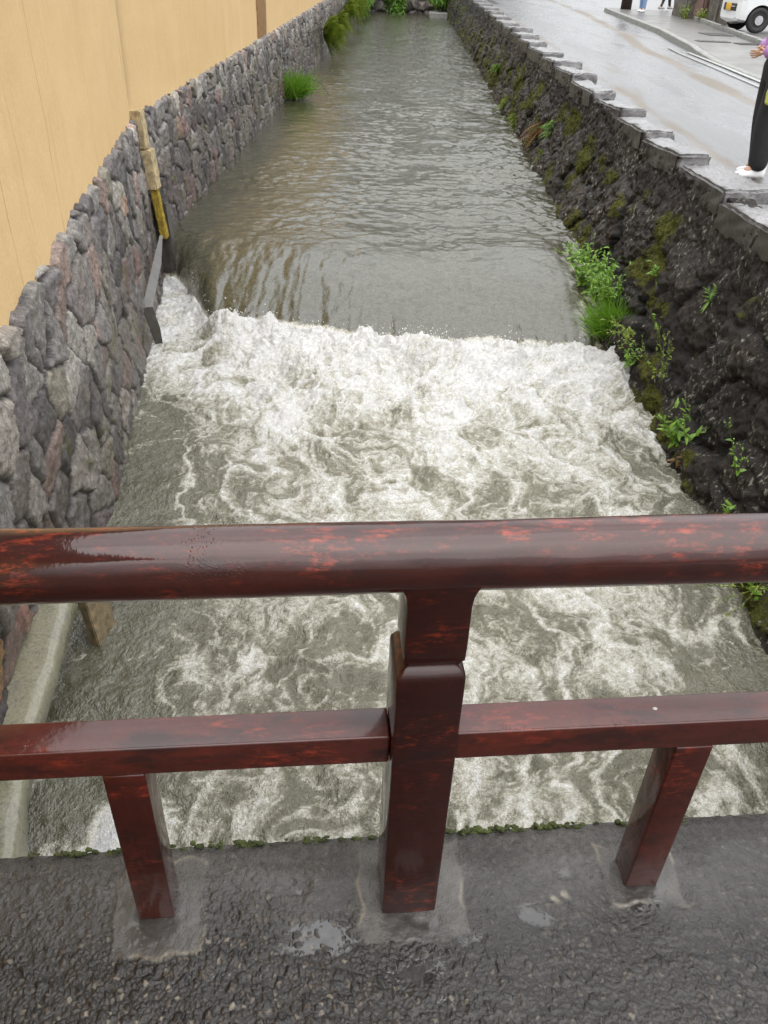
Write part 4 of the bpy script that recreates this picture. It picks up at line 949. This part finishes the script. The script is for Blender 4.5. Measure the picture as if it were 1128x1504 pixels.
# far end of the canal : rock revetment, low concrete step, shrubs
def far_wall():
    xs = np.arange(-4, 6, .05); zs = np.arange(-1.9, .9, .05); X, Z = np.meshgrid(xs, zs, indexing='ij')
    bd, ia, ib, dx, dy, cx, cy = worley(X * 1.5, Z * 1.9, 3, .9); e = bd * .5
    Y = 59.6 + .25 * (Z + 1) - (.25 * sst(0, .2, e) + .3 * (ia - .5)) - .05 * fbm(X * 5, Z * 5, 3, 4)
    idx = np.floor(ia * len(PAL) * .999).astype(int); col = PAL[idx] * .75
    me = np_mesh('far_stone_wall', np.stack([X, Y, Z], -1).reshape(-1, 3), grid_faces(*X.shape)[:, ::-1], {'joint': sst(.06, .0, e), 'damp': sst(.5, -.6, Z)}, {'Col': np.concatenate([col, np.ones(col.shape[:2] + (1,))], -1).reshape(-1, 4)})
    tag(link('far_stone_wall', me, M_stone), 'dark boulder wall closing the far end of the canal', 'stone wall')
far_wall()
tag(warped_box('concrete_step', [(1.4, 54.6, -1.6), (3.4, 54.6, -1.6), (3.4, 57.5, -1.6), (1.4, 57.5, -1.6), (1.4, 54.6, -.92), (3.4, 54.6, -.92), (3.4, 57.5, -.92), (1.4, 57.5, -.92)], M_concb, None, sub=6, amp=.02, bev=.03), 'low grey concrete step at the far right end of the canal', 'step')
bush('leafy_shrub', (-.55, 57.9, -1.1), (.9, .7, 1.5), 1700, 'green leafy shrub hanging over the far canal end, left of the dark boulders', M_leaf, 5, .17)
bush('leafy_shrub', (2.2, 57.2, -.9), (1.4, .8, 1.2), 2200, 'bright green leafy shrub growing above the low concrete step', M_leaf, 6, .17)
bush('leafy_shrub', (-2.2, 57.6, -.6), (.8, .7, 1.4), 1300, 'green leafy shrub at the far end behind the round shrub', M_leaf, 7, .17)

def tree(base, h, cr, seed, label):
    r = random.Random(seed); root = empty('broadleaf_tree', base, label, 'tree', None); st = MB(); V = []; F = []; T = []
    st.tube([(0, 0, -.6), (r.gauss(0, .1), 0, h * .3), (r.gauss(0, .2), r.gauss(0, .2), h * .6), (r.gauss(0, .3), 0, h * .9)], [.3, .24, .15, .04], 9)
    lobes = []
    for k in range(22):
        a = r.uniform(0, 6.28); zz = r.uniform(.12, 1.) * h; q = cr * (1 - abs(zz / h - .5) * .9) * r.uniform(.4, 1)
        L = Vector((math.cos(a) * q, math.sin(a) * q, zz)); lobes.append((L, r.uniform(.5, 1.) * cr * .48)); st.tube([(0, 0, zz * .6), L * .6 + Vector((0, 0, zz * .28)), L], [.09, .05, .015], 5)
    for k in range(7500):
        L, q = lobes[k % 22]; d = rv(r).normalized(); p = L + Vector((d.x, d.y, d.z * .75)) * q * r.random() ** .4
        add_leaf(V, F, T, p, d + rv(r, .6), (0, 0, 1), r.uniform(.3, .5), .22, min(1, max(0, r.gauss(.4, .25))), .3, 2)
    st.build('trunk', M_bark, root); leaf_obj('crown', V, F, T, M_dark, root)
tree((-4.2, 62, .2), 18, 5.2, 1, 'tall dark broadleaf tree beyond the far left end of the canal')
tree((1.2, 63.5, .2), 20, 5.6, 2, 'tall dark broadleaf tree standing straight behind the far canal end')
tree((6.2, 67, .2), 17, 4.4, 3, 'tall dark broadleaf tree beyond the far right end of the canal')

# right bank plants : (y, z) on the rock face
def on_rock(y, z, out=.07): return (float(right_x(y, z)) - out, y, z)
weed('leafy_weed', on_rock(8.45, -1.30, .04), 60, .44, (-.30, -.25, .85), 'lush leafy green weed beside the weir, above the grass tuft on the right bank', seed=11, leaf=(.085, .04), per=9)
weed('leafy_weed', on_rock(8.0, -1.22, .05), 40, .36, (-.35, -.4, .7), 'leafy weed squeezed between the lush clump and the grass tuft on the right bank', seed=51, leaf=(.07, .03), per=9)
weed('leafy_weed', on_rock(6.85, -1.42, .06), 12, .26, (-.4, -.3, .6), 'small leafy weed just downstream of the trailing weed on the right bank', seed=52, leaf=(.05, .022), per=7)
weed('leafy_weed', on_rock(9.15, -1.18, .08), 20, .28, (-.7, -.1, .6), 'low leafy weed dipping into the water at the upper side of the weir', seed=12, leaf=(.07, .032), per=7)
grass_tuft('grass_tuft', on_rock(7.62, -1.44, .03), 1000, .54, (-.28, -.35, 0), 'dense bright green grass tuft on the right rock wall at the weir', seed=13, w=.007, spread=.085)
weed('trailing_weed', on_rock(7.15, -1.18, .09), 12, .42, (-.45, -.75, .1), 'thin trailing weed hanging below the grass tuft on the right rocks', seed=14, leaf=(.04, .018), per=10, mat=M_fern, tips=True)
weed('flowering_weed', on_rock(6.25, -1.30, .08), 10, .42, (-.3, -.15, .9), 'tall thin weed with pale buds in front of the dark right rocks', seed=15, leaf=(.042, .02), per=8, tips=True, mat=M_fern)
weed('flowering_weed', on_rock(5.45, -1.46, .07), 12, .38, (-.45, -.2, .75), 'weed with broad leaves at the waterline of the right rocks above the handrail', seed=16, leaf=(.10, .036), per=5, tips=True)
weed('dry_weed', on_rock(5.30, -1.52, .07), 4, .13, (-.6, -.3, .1), 'small withered brown weed at the waterline beside the broad leaved weed', seed=17, leaf=(.07, .02), per=4, mat=M_dry)
weed('small_herb', on_rock(7.3, -.78), 3, .17, (-.35, -.2, .9), 'small upright light green herb on the right rock wall, level with the weir', seed=18, leaf=(.075, .022), per=9, wild=.15)
weed('small_herb', on_rock(6.15, -.58), 4, .20, (-.35, -.2, .9), 'spiky light green herb high on the right rocks near the coping', seed=19, leaf=(.09, .016), per=9, wild=.22)
weed('small_herb', on_rock(6.75, -1.02), 3, .18, (-.5, -.4, .5), 'tiny herb with rounded leaves midway down the right rocks', seed=20, leaf=(.045, .03), per=5)
weed('small_herb', on_rock(4.55, -1.15, .09), 4, .30, (-.3, -.05, .95), 'thin budding herb on the right rocks just above the handrail', seed=21, leaf=(.05, .03), per=4, tips=True, wild=.12)
weed('small_herb', on_rock(4.42, -1.38, .09), 4, .09, (-.4, -.2, .7), 'low rosette of pale leaves peeping over the handrail on the right', seed=22, leaf=(.075, .022), per=5)
weed('small_herb', on_rock(3.85, -1.50, .10), 6, .16, (-.4, -.2, .6), 'bright round leaved herb under the handrail at the right edge', seed=23, leaf=(.07, .05), per=4)
weed('trailing_weed', on_rock(3.75, -1.42, .12), 8, .36, (-.75, -.2, -.1), 'thin dark weed trailing over the water under the handrail at the right', seed=24, leaf=(.035, .014), per=9, mat=M_fern, tips=True)
fern('small_fern', on_rock(14.2, -.62), 11, .24, (-.8, -.3, .3), 'small bright fern on the right rocks beside the withered frond', seed=25, mat=M_leaf)
fern('small_fern', on_rock(14.0, -.98), 14, .22, (-.8, -.3, 0), 'small green fern low on the right rocks under the withered frond', seed=26)
fern('small_fern', on_rock(17.6, -1.02), 18, .30, (-.8, -.3, .1), 'yellow green fern at the waterline of the right rocks, lower of the far pair', seed=27)
fern('small_fern', on_rock(19.8, -.98), 18, .32, (-.8, -.3, .2), 'yellow green fern on the right rocks, upper of the far pair', seed=28)
fern('small_fern', on_rock(23.4, -.68), 14, .30, (-.8, -.3, .3), 'farthest small fern high on the shaded right rocks', seed=29, mat=M_leaf)
fern('withered_frond', on_rock(15.1, -.72), 9, .46, (-.7, -.5, -.3), 'withered orange brown frond hanging on the right rock wall', seed=30, mat=M_dry, hang=1.4)
r5 = random.Random(5)
for k, (x, y, lb) in enumerate(((8.75, 29.6, 'low green weeds at the foot of the dark boundary wall, left of the reddish block'), (8.86, 28.3, 'low green weeds at the foot of the boundary wall, between reddish block and car'))):
    weed('wall_weed', (x, y, street_z(y) + .12), 16, .38, (-.2, -.2, .9), lb, seed=40 + k, leaf=(.11, .05), per=8, mat=M_fern)

# ------------------------------------------------------------------ car
M_white = simple('white_car_paint', (.72, .74, .75), .25, .02, 4, coat=1.)
M_tyre = simple('tyre_rubber', (.018, .018, .019), .6, .2, 20, .2)
M_hub = simple('silver_hubcap', (.42, .41, .43), .3, .15, 20)
M_blackp = simple('black_plastic', (.015, .015, .016), .45, .2, 20)
M_glassd = simple('dark_car_glass', (.02, .024, .028), .06, .1, 5, coat=1.)
M_lens = simple('headlamp_lens', (.42, .45, .48), .08, .1, 10, coat=1.)
M_plate = simple('yellow_plate', (.62, .36, .02), .4, .05, 20)
def make_car(loc, rz):
    root = empty('parked_car', loc, 'small white boxy car with a yellow number plate parked beside the boundary wall', 'car', rz=rz)
    # stations : x (forward +), half width at sill, half width at roof, z bottom, z belt, z top ; front axle at x=0
    st = [(-2.75, .60, .55, .36, .9, 1.52), (-2.68, .71, .60, .26, .95, 1.62), (-2.2, .735, .63, .22, .96, 1.68), (-1.2, .74, .64, .21, .95, 1.70), (-.35, .74, .63, .21, .95, 1.66), (.02, .738, .60, .21, .95, 1.44), (.22, .73, .66, .22, .93, 1.06), (.40, .705, .62, .23, .90, 1.0), (.50, .65, .55, .25, .86, .93), (.555, .52, .45, .29, .78, .84)]
    bm = bmesh.new(); rows = []
    for x, w, wr, z0, zb, zt in st:
        half = [(w * .80, z0), (w * .97, z0 + .05), (w, z0 + .18), (w * 1.0, zb * .8), (w * .985, zb), (wr * 1.02, zt - .12 * (zt - zb) - .02), (wr * .94, zt - .02), (wr * .7, zt)]
        pts = [(y, z) for y, z in half] + [(-y, z) for y, z in half[::-1]]
        rows.append([bm.verts.new((x, y, z)) for y, z in pts])
    m = len(rows[0])
    for a, b in zip(rows, rows[1:]):
        for k in range(m): bm.faces.new((a[k], a[(k + 1) % m], b[(k + 1) % m], b[k]))
    bm.faces.new(rows[0]); bm.faces.new(rows[-1][::-1]); bmesh.ops.recalc_face_normals(bm, faces=bm.faces[:])
    bmesh.ops.subdivide_edges(bm, edges=bm.edges[:], cuts=1, smooth=.6)
    body = link('body', bm_mesh('body', bm), M_white, root)
    for ax in (0., -2.05):
        cb = bmesh.new(); bmesh.ops.create_cone(cb, cap_ends=True, segments=40, radius1=.335, radius2=.335, depth=2.2, matrix=Matrix.Translation((ax, 0, .285)) @ Matrix.Rotation(R_(90), 4, 'X'))
        co2 = link('cut', bm_mesh('cut', cb), M_blackp); co2.parent = root
        md = body.modifiers.new('b', 'BOOLEAN'); md.operation = 'DIFFERENCE'; md.object = co2; md.solver = 'EXACT'
    bpy.context.view_layer.update(); dg = bpy.context.evaluated_depsgraph_get(); me = bpy.data.meshes.new_from_object(body.evaluated_get(dg)); body.modifiers.clear(); body.data = me
    for o in [o for o in bpy.data.objects if o.name.startswith('cut')]: bpy.data.objects.remove(o)
    shade_auto(body, 35)
    box('underbody', (-1.05, 0, .30), (2.9, 1.0, .2), M_blackp, root)
    for x in (0., -2.05):
        for s in (-1, 1):
            w = MB(); prof = [(.10, -.02), (.19, -.075), (.265, -.085), (.285, -.06), (.285, .06), (.265, .085), (.19, .075), (.10, .02)]; n = 40; V = []; F = []
            for i in range(n):
                t = 2 * math.pi * i / n; V += [(x + q * math.cos(t), s * .64 + p, .285 + q * math.sin(t)) for q, p in prof]
            for i in range(n):
                for k in range(7): a = i * 8 + k; b = ((i + 1) % n) * 8 + k; F.append((a, a + 1, b + 1, b))
            w.add(V, F); wheel = w.build('wheel', M_tyre, root)
            hb = bmesh.new(); bmesh.ops.create_cone(hb, cap_ends=True, segments=32, radius1=.105, radius2=.09, depth=.03, matrix=Matrix.Translation((x, s * .715, .285)) @ Matrix.Rotation(R_(90 * s), 4, 'X'))
            for q in range(5):
                t = 2 * math.pi * q / 5; box_bm(hb, (x + .05 * math.cos(t), s * .733, .285 + .05 * math.sin(t)), (.02, .008, .02), bev=.003, seg=1)
            link('hubcap', bm_mesh('hubcap', hb), M_hub, wheel, smooth=False)
            rb = bmesh.new(); bmesh.ops.create_cone(rb, cap_ends=True, segments=32, radius1=.185, radius2=.185, depth=.03, matrix=Matrix.Translation((x, s * .685, .285)) @ Matrix.Rotation(R_(90), 4, 'X')); link('rim', bm_mesh('rim', rb), M_blackp, wheel, smooth=False)
    box('grille', (.548, .06, .545), (.05, .84, .17), M_blackp, root, bev=.02)
    box('grille_bar', (.566, .10, .56), (.03, .60, .02), M_hub, root, bev=.004)
    box('number_plate', (.582, .0, .55), (.012, .33, .165), M_plate, root, bev=.004)
    for s in (-1, 1):
        box('headlight', (.475, s * .555, .80), (.13, .20, .15), M_lens, root, rot=(0, 0, -s * .55), bev=.03)
        box('side_window', (-.62, s * .702, 1.24), (1.0, .02, .42), M_glassd, root, rot=(s * .27, 0, 0), bev=.006)
        box('side_window', (-1.75, s * .70, 1.25), (1.0, .02, .42), M_glassd, root, rot=(s * .27, 0, 0), bev=.006)
        box('door_handle', (-.95, s * .745, .93), (.16, .03, .03), M_white, root, bev=.008)
        box('door_mirror', (.02, s * .80, 1.02), (.09, .16, .13), M_white, root, bev=.03)
    box('windscreen', (.14, 0, 1.26), (.02, 1.14, .46), M_glassd, root, rot=(0, R_(-28), 0), bev=.006)
make_car((9.0, 24.95, street_z(24.5) + .13), R_(183))

# ------------------------------------------------------------------ people
M_skin = simple('skin', (.42, .24, .16), .5, .08, 12)
M_hair = simple('dark_hair', (.02, .014, .01), .4, .3, 30)
M_black = simple('black_cloth', (.010, .010, .012), .75, .3, 30, .2)
M_purple = simple('lilac_cloth', (.36, .19, .42), .7, .2, 14, .3)
M_jeans = simple('blue_denim', (.17, .26, .42), .75, .25, 30, .2)
M_shoe = simple('white_shoe', (.72, .72, .72), .5, .05, 20)
M_grey = simple('grey_shoe', (.33, .32, .31), .5, .1, 20)
M_lime = simple('lime_bag', (.42, .46, .10), .6, .2, 30, .3)
M_cream = simple('cream_cloth', (.62, .60, .55), .7, .1, 20)
def hand_geo(verts, edges, rad, wrist, fwd, palmn, curl=.8, sc=1.):
    """palm and five separate bent fingers appended to a skin skeleton; returns wrist index"""
    fwd = Vector(fwd).normalized(); pn = Vector(palmn).normalized(); sd = fwd.cross(pn).normalized()
    w = Vector(wrist); i0 = len(verts); verts.append(w); rad.append((.026 * sc, .02 * sc))
    k = len(verts); verts.append(w + fwd * .05 * sc); rad.append((.032 * sc, .017 * sc)); edges.append((i0, k))
    ls = [.068, .078, .072, .056]
    for f in range(4):
        p = w + fwd * .088 * sc + sd * (f - 1.5) * .0195 * sc; a = len(verts); verts.append(p); rad.append(.0095 * sc); edges.append((k, a)); d = fwd
        for s_ in range(3):
            d = (d * math.cos(curl * .75) + pn * math.sin(curl * .75)).normalized() if s_ else (d * math.cos(curl * .5) + pn * math.sin(curl * .5)).normalized()
            nd = d; p = p + nd * ls[f] * (.45, .32, .23)[s_] * sc; verts.append(p); rad.append((.0085, .0078, .0065)[s_] * sc); edges.append((len(verts) - 2 if s_ else a, len(verts) - 1))
            pn_old = pn
    p = w + fwd * .03 * sc - sd * .034 * sc; a = len(verts); verts.append(p); rad.append(.011 * sc); edges.append((k - 1 if False else i0, a))
    for s_ in range(2):
        p = p + (fwd * .75 - sd * .35 + pn * (.35 + .3 * s_)).normalized() * .034 * sc; verts.append(p); rad.append((.0095, .0078)[s_] * sc); edges.append((len(verts) - 2, len(verts) - 1))
    return i0
def person(loc, rz, label, top, pants, shoe, H=1.62, stride=.12, hands=None, flare=.0, hairlen=.12, group=None, shift=0.):
    """faces local +X"""
    root = empty('person', loc, label, 'person', group, rz=rz); k = H / 1.62
    def v(x, y, z): return Vector((x, y, z)) * k
    lf, rf = stride + shift, -stride + shift
    hL, hR = hands or (v(.10, .24, .80), v(-.04, -.24, .80))
    eL = (v(-.02, .24, 1.08) * 1 + Vector((0, 0, 0))); eR = v(-.06, -.24, 1.08)
    if hands: eL = v(-.08, .25, 1.06); eR = v(-.06, -.27, 1.08)
    B = [v(0, 0, .92), v(0, 0, 1.08), v(.01, 0, 1.24), v(0, 0, 1.34), v(.005, 0, 1.40), v(.015, 0, 1.475), v(.015, 0, 1.555), v(.01, 0, 1.60),
         v(0, .165, 1.33), eL, v(0, -.165, 1.33), eR, v(0, .085, .88), v(lf * .55 + .02, .085, .48), v(lf, .09, .09), v(0, -.085, .88), v(rf * .45 + .02, -.085, .48), v(rf, -.09, .09), v(lf + .12, .10, .04), v(rf + .12, -.10, .04)]
    E = [(0, 1), (1, 2), (2, 3), (3, 4), (4, 5), (5, 6), (6, 7), (3, 8), (8, 9), (3, 10), (10, 11), (0, 12), (12, 13), (13, 14), (0, 15), (15, 16), (16, 17), (14, 18), (17, 19)]
    Rd = [(.14, .11), (.12, .095), (.145, .105), (.085, .075), (.05, .05), (.072, .085), (.078, .094), (.04, .05), .055, .042, .055, .042, .085, .056, .035, .085, .056, .035, .032, .032]
    Rd = [tuple(a * k for a in q) if hasattr(q, '__len__') else q * k for q in Rd]
    for e, hnd in ((9, hL), (11, hR)):
        f = Vector(hnd) - B[e]; i0 = hand_geo(B, E, Rd, hnd, f, Vector((.2, -1 if e == 9 else 1, -.1)), 1.35 if hands else .45, k * (.9 if hands else 1)); E.append((e, i0))
    link('body', skin_mesh('body', [tuple(p) for p in B], E, Rd, 2), M_skin, root)
    # clothes
    TV = [B[0] + v(0, 0, -.02), B[1], B[2], B[3] + v(0, 0, -.01), B[8], B[9], B[9].lerp(Vector(hL), 1.08 if hands else .88), B[10], B[11], B[11].lerp(Vector(hR), 1.08 if hands else .88)]
    TE = [(0, 1), (1, 2), (2, 3), (3, 4), (4, 5), (5, 6), (3, 7), (7, 8), (8, 9)]
    TR = [(.185, .165), (.17, .15), (.172, .14), (.10, .09), .082, .075, .062, .082, .075, .062]
    TR = [tuple(a * k for a in q) if hasattr(q, '__len__') else q * k for q in TR]
    link('jacket', skin_mesh('jacket', [tuple(p) for p in TV], TE, TR, 2), top, root)
    PV = [v(0, 0, .99), v(0, 0, .88), B[12] + v(0, 0, -.07), B[13], B[14] + v(0, 0, -.06), B[15] + v(0, 0, -.07), B[16], B[17] + v(0, 0, -.06)]
    PE = [(0, 1), (1, 2), (2, 3), (3, 4), (1, 5), (5, 6), (6, 7)]; fl = .045 + flare * .8
    PR = [(.15, .118), (.158, .125), .098, .072 + flare * .6, (fl, fl + .008), .098, .072 + flare * .6, (fl, fl + .008)]
    PR = [tuple(a * k for a in q) if hasattr(q, '__len__') else q * k for q in PR]
    link('trousers', skin_mesh('trousers', [tuple(p) for p in PV], PE, PR, 2), pants, root)
    for a in (14, 17):
        p = B[a]; bm = bmesh.new(); rows = []
        for x, w, z, zb in ((-.075, .024, .075, .0), (-.055, .036, .10, 0), (.0, .038, .10, 0), (.06, .042, .075, 0), (.12, .046, .055, .0), (.165, .040, .045, .004), (.19, .02, .03, .01)):
            o = Vector((p.x + x * k, p.y, 0)); rows.append([bm.verts.new(o + Vector((0, y * k, z_ * k))) for y, z_ in ((-w, zb), (w, zb), (w * 1.08, z * .35 + zb), (w * .75, z * .85), (0, z), (-w * .75, z * .85), (-w * 1.08, z * .35 + zb))])
        for q, s_ in zip(rows, rows[1:]):
            for i in range(7): bm.faces.new((q[i], q[(i + 1) % 7], s_[(i + 1) % 7], s_[i]))
        bm.faces.new(rows[0][::-1]); bm.faces.new(rows[-1]); bmesh.ops.recalc_face_normals(bm, faces=bm.faces[:]); bmesh.ops.subdivide_edges(bm, edges=bm.edges[:], cuts=2, smooth=.8)
        link('shoe', bm_mesh('shoe', bm), shoe, root)
    # hair, face
    hb = bmesh.new(); bmesh.ops.create_uvsphere(hb, u_segments=24, v_segments=16, radius=1, matrix=Matrix.Translation(v(-.012, 0, 1.545)) @ Matrix.Diagonal((.108 * k, .092 * k, .102 * k, 1)))
    bmesh.ops.delete(hb, geom=[q for q in hb.verts if q.co.x > .045 * k and q.co.z < 1.575 * k], context='VERTS')
    for q in hb.verts:
        if q.co.z < 1.50 * k and q.co.x < .02 * k: q.co.z -= hairlen * k * min(1, (1.50 * k - q.co.z) / (.05 * k))
    link('hair', bm_mesh('hair', hb), M_hair, root)
    def blob(name, c, s, mat): 
        q = bmesh.new(); bmesh.ops.create_uvsphere(q, u_segments=12, v_segments=8, radius=1, matrix=Matrix.Translation(v(*c)) @ Matrix.Diagonal((*[a * k for a in s], 1))); link(name, bm_mesh(name, q), mat, root)
    for s_ in (-1, 1):
        blob('eye', (.088, s_ * .03, 1.525), (.008, .012, .006), M_hair); blob('ear', (0, s_ * .078, 1.515), (.018, .01, .028), M_skin)
    blob('nose', (.104, 0, 1.50), (.014, .010, .016), M_skin); blob('mouth', (.090, 0, 1.462), (.006, .022, .005), M_purple)
    return root
PX, PY = 3.23, 7.93
pz = street_z(PY) + .012
pp = person((PX, PY, pz), R_(180), 'person in a lilac jacket and wide black trousers standing by the coping', M_purple, M_black, M_shoe, 1.60, .04, hands=(Vector((.17, .07, .98)), Vector((.15, -.05, 1.01))), flare=.055, shift=-.06)
# bag at the hip, held by a strap
bag = empty('shoulder_bag', (PX - .02, PY - .21, pz + .72), 'lime yellow soft bag hanging at the hip of the person in lilac', 'bag')
bm = bmesh.new(); box_bm(bm, (0, 0, 0), (.20, .09, .24), bev=.035, seg=4); bmesh.ops.subdivide_edges(bm, edges=bm.edges[:], cuts=2, use_grid_fill=True)
for q in bm.verts: q.co += q.co.normalized() * (.006 * math.sin(q.co.z * 60 + q.co.x * 40))
link('bag_body', bm_mesh('bag_body', bm), M_lime, bag)
st_ = MB(); st_.tube([(-.08, .0, .11), (-.03, .02, .35), (.05, .14, .62)], .008, 6); st_.tube([(.08, .0, .11), (.10, .05, .35), (.05, .14, .62)], .008, 6); st_.build('strap', M_lime, bag)
# umbrella
def umbrella(hub, ax, rad, label, hand):
    root = empty('umbrella', hub, label, 'umbrella'); ax = Vector(ax).normalized(); a = ax.cross(Vector((0, 1, 0))).normalized(); b = ax.cross(a).normalized()
    M = Mat('clear_lilac_vinyl'); M.P(Base__Color=(.42, .42, .52, 1), Roughness=.25, Alpha=.72, Coat__Weight=.6)
    V = [Vector()]; F = []; n = 48; rows = 8
    for i in range(1, rows + 1):
        t = i / rows
        for k in range(n):
            th = 2 * math.pi * k / n; sc = 1 - .05 * t * abs(math.sin(th * 4)); V.append((a * math.cos(th) + b * math.sin(th)) * rad * t * sc - ax * rad * .42 * t ** 2)
    for k in range(n): F.append((0, 1 + k, 1 + (k + 1) % n))
    for i in range(rows - 1):
        for k in range(n): F.append((1 + i * n + k, 1 + (i + 1) * n + k, 1 + (i + 1) * n + (k + 1) % n, 1 + i * n + (k + 1) % n))
    q = MB(); q.add(V, F); o = q.build('canopy', M.m, root); o.modifiers.new('t', 'SOLIDIFY').thickness = .002
    e = MB(); ring = [V[1 + (rows - 1) * n + k] for k in range(n)] + [V[1 + (rows - 1) * n]]; e.tube(ring, .006, 6); e.build('canopy_hem', M_shoe, root)
    for k in range(8):
        rb = MB(); rb.tube([V[0] - ax * .01] + [V[1 + i * n + k * 6] - ax * .008 for i in range(rows)], .0025, 5); rb.build('rib', M_hub, root)
    s_ = MB(); s_.tube([ax * .05, -ax * .95], .006, 8); s_.build('shaft', M_hub, root)
    return root
umbrella((PX + .34, PY - .02, pz + 1.72), (-.38, -.12, .9), .52, 'pale lilac umbrella tilted forward over the person in lilac', None)
person((8.05, 32.4, street_z(32.4) + .13), R_(235), 'person in blue jeans and white shoes walking beside the far pole', M_cream, M_jeans, M_shoe, 1.66, .10, group=None)
person((9.62, 35.4, street_z(34) + .13), R_(20), 'person in black trousers and grey shoes mid stride by the boundary wall', M_cream, M_black, M_grey, 1.64, .26)
print('scene built', len(bpy.data.objects))
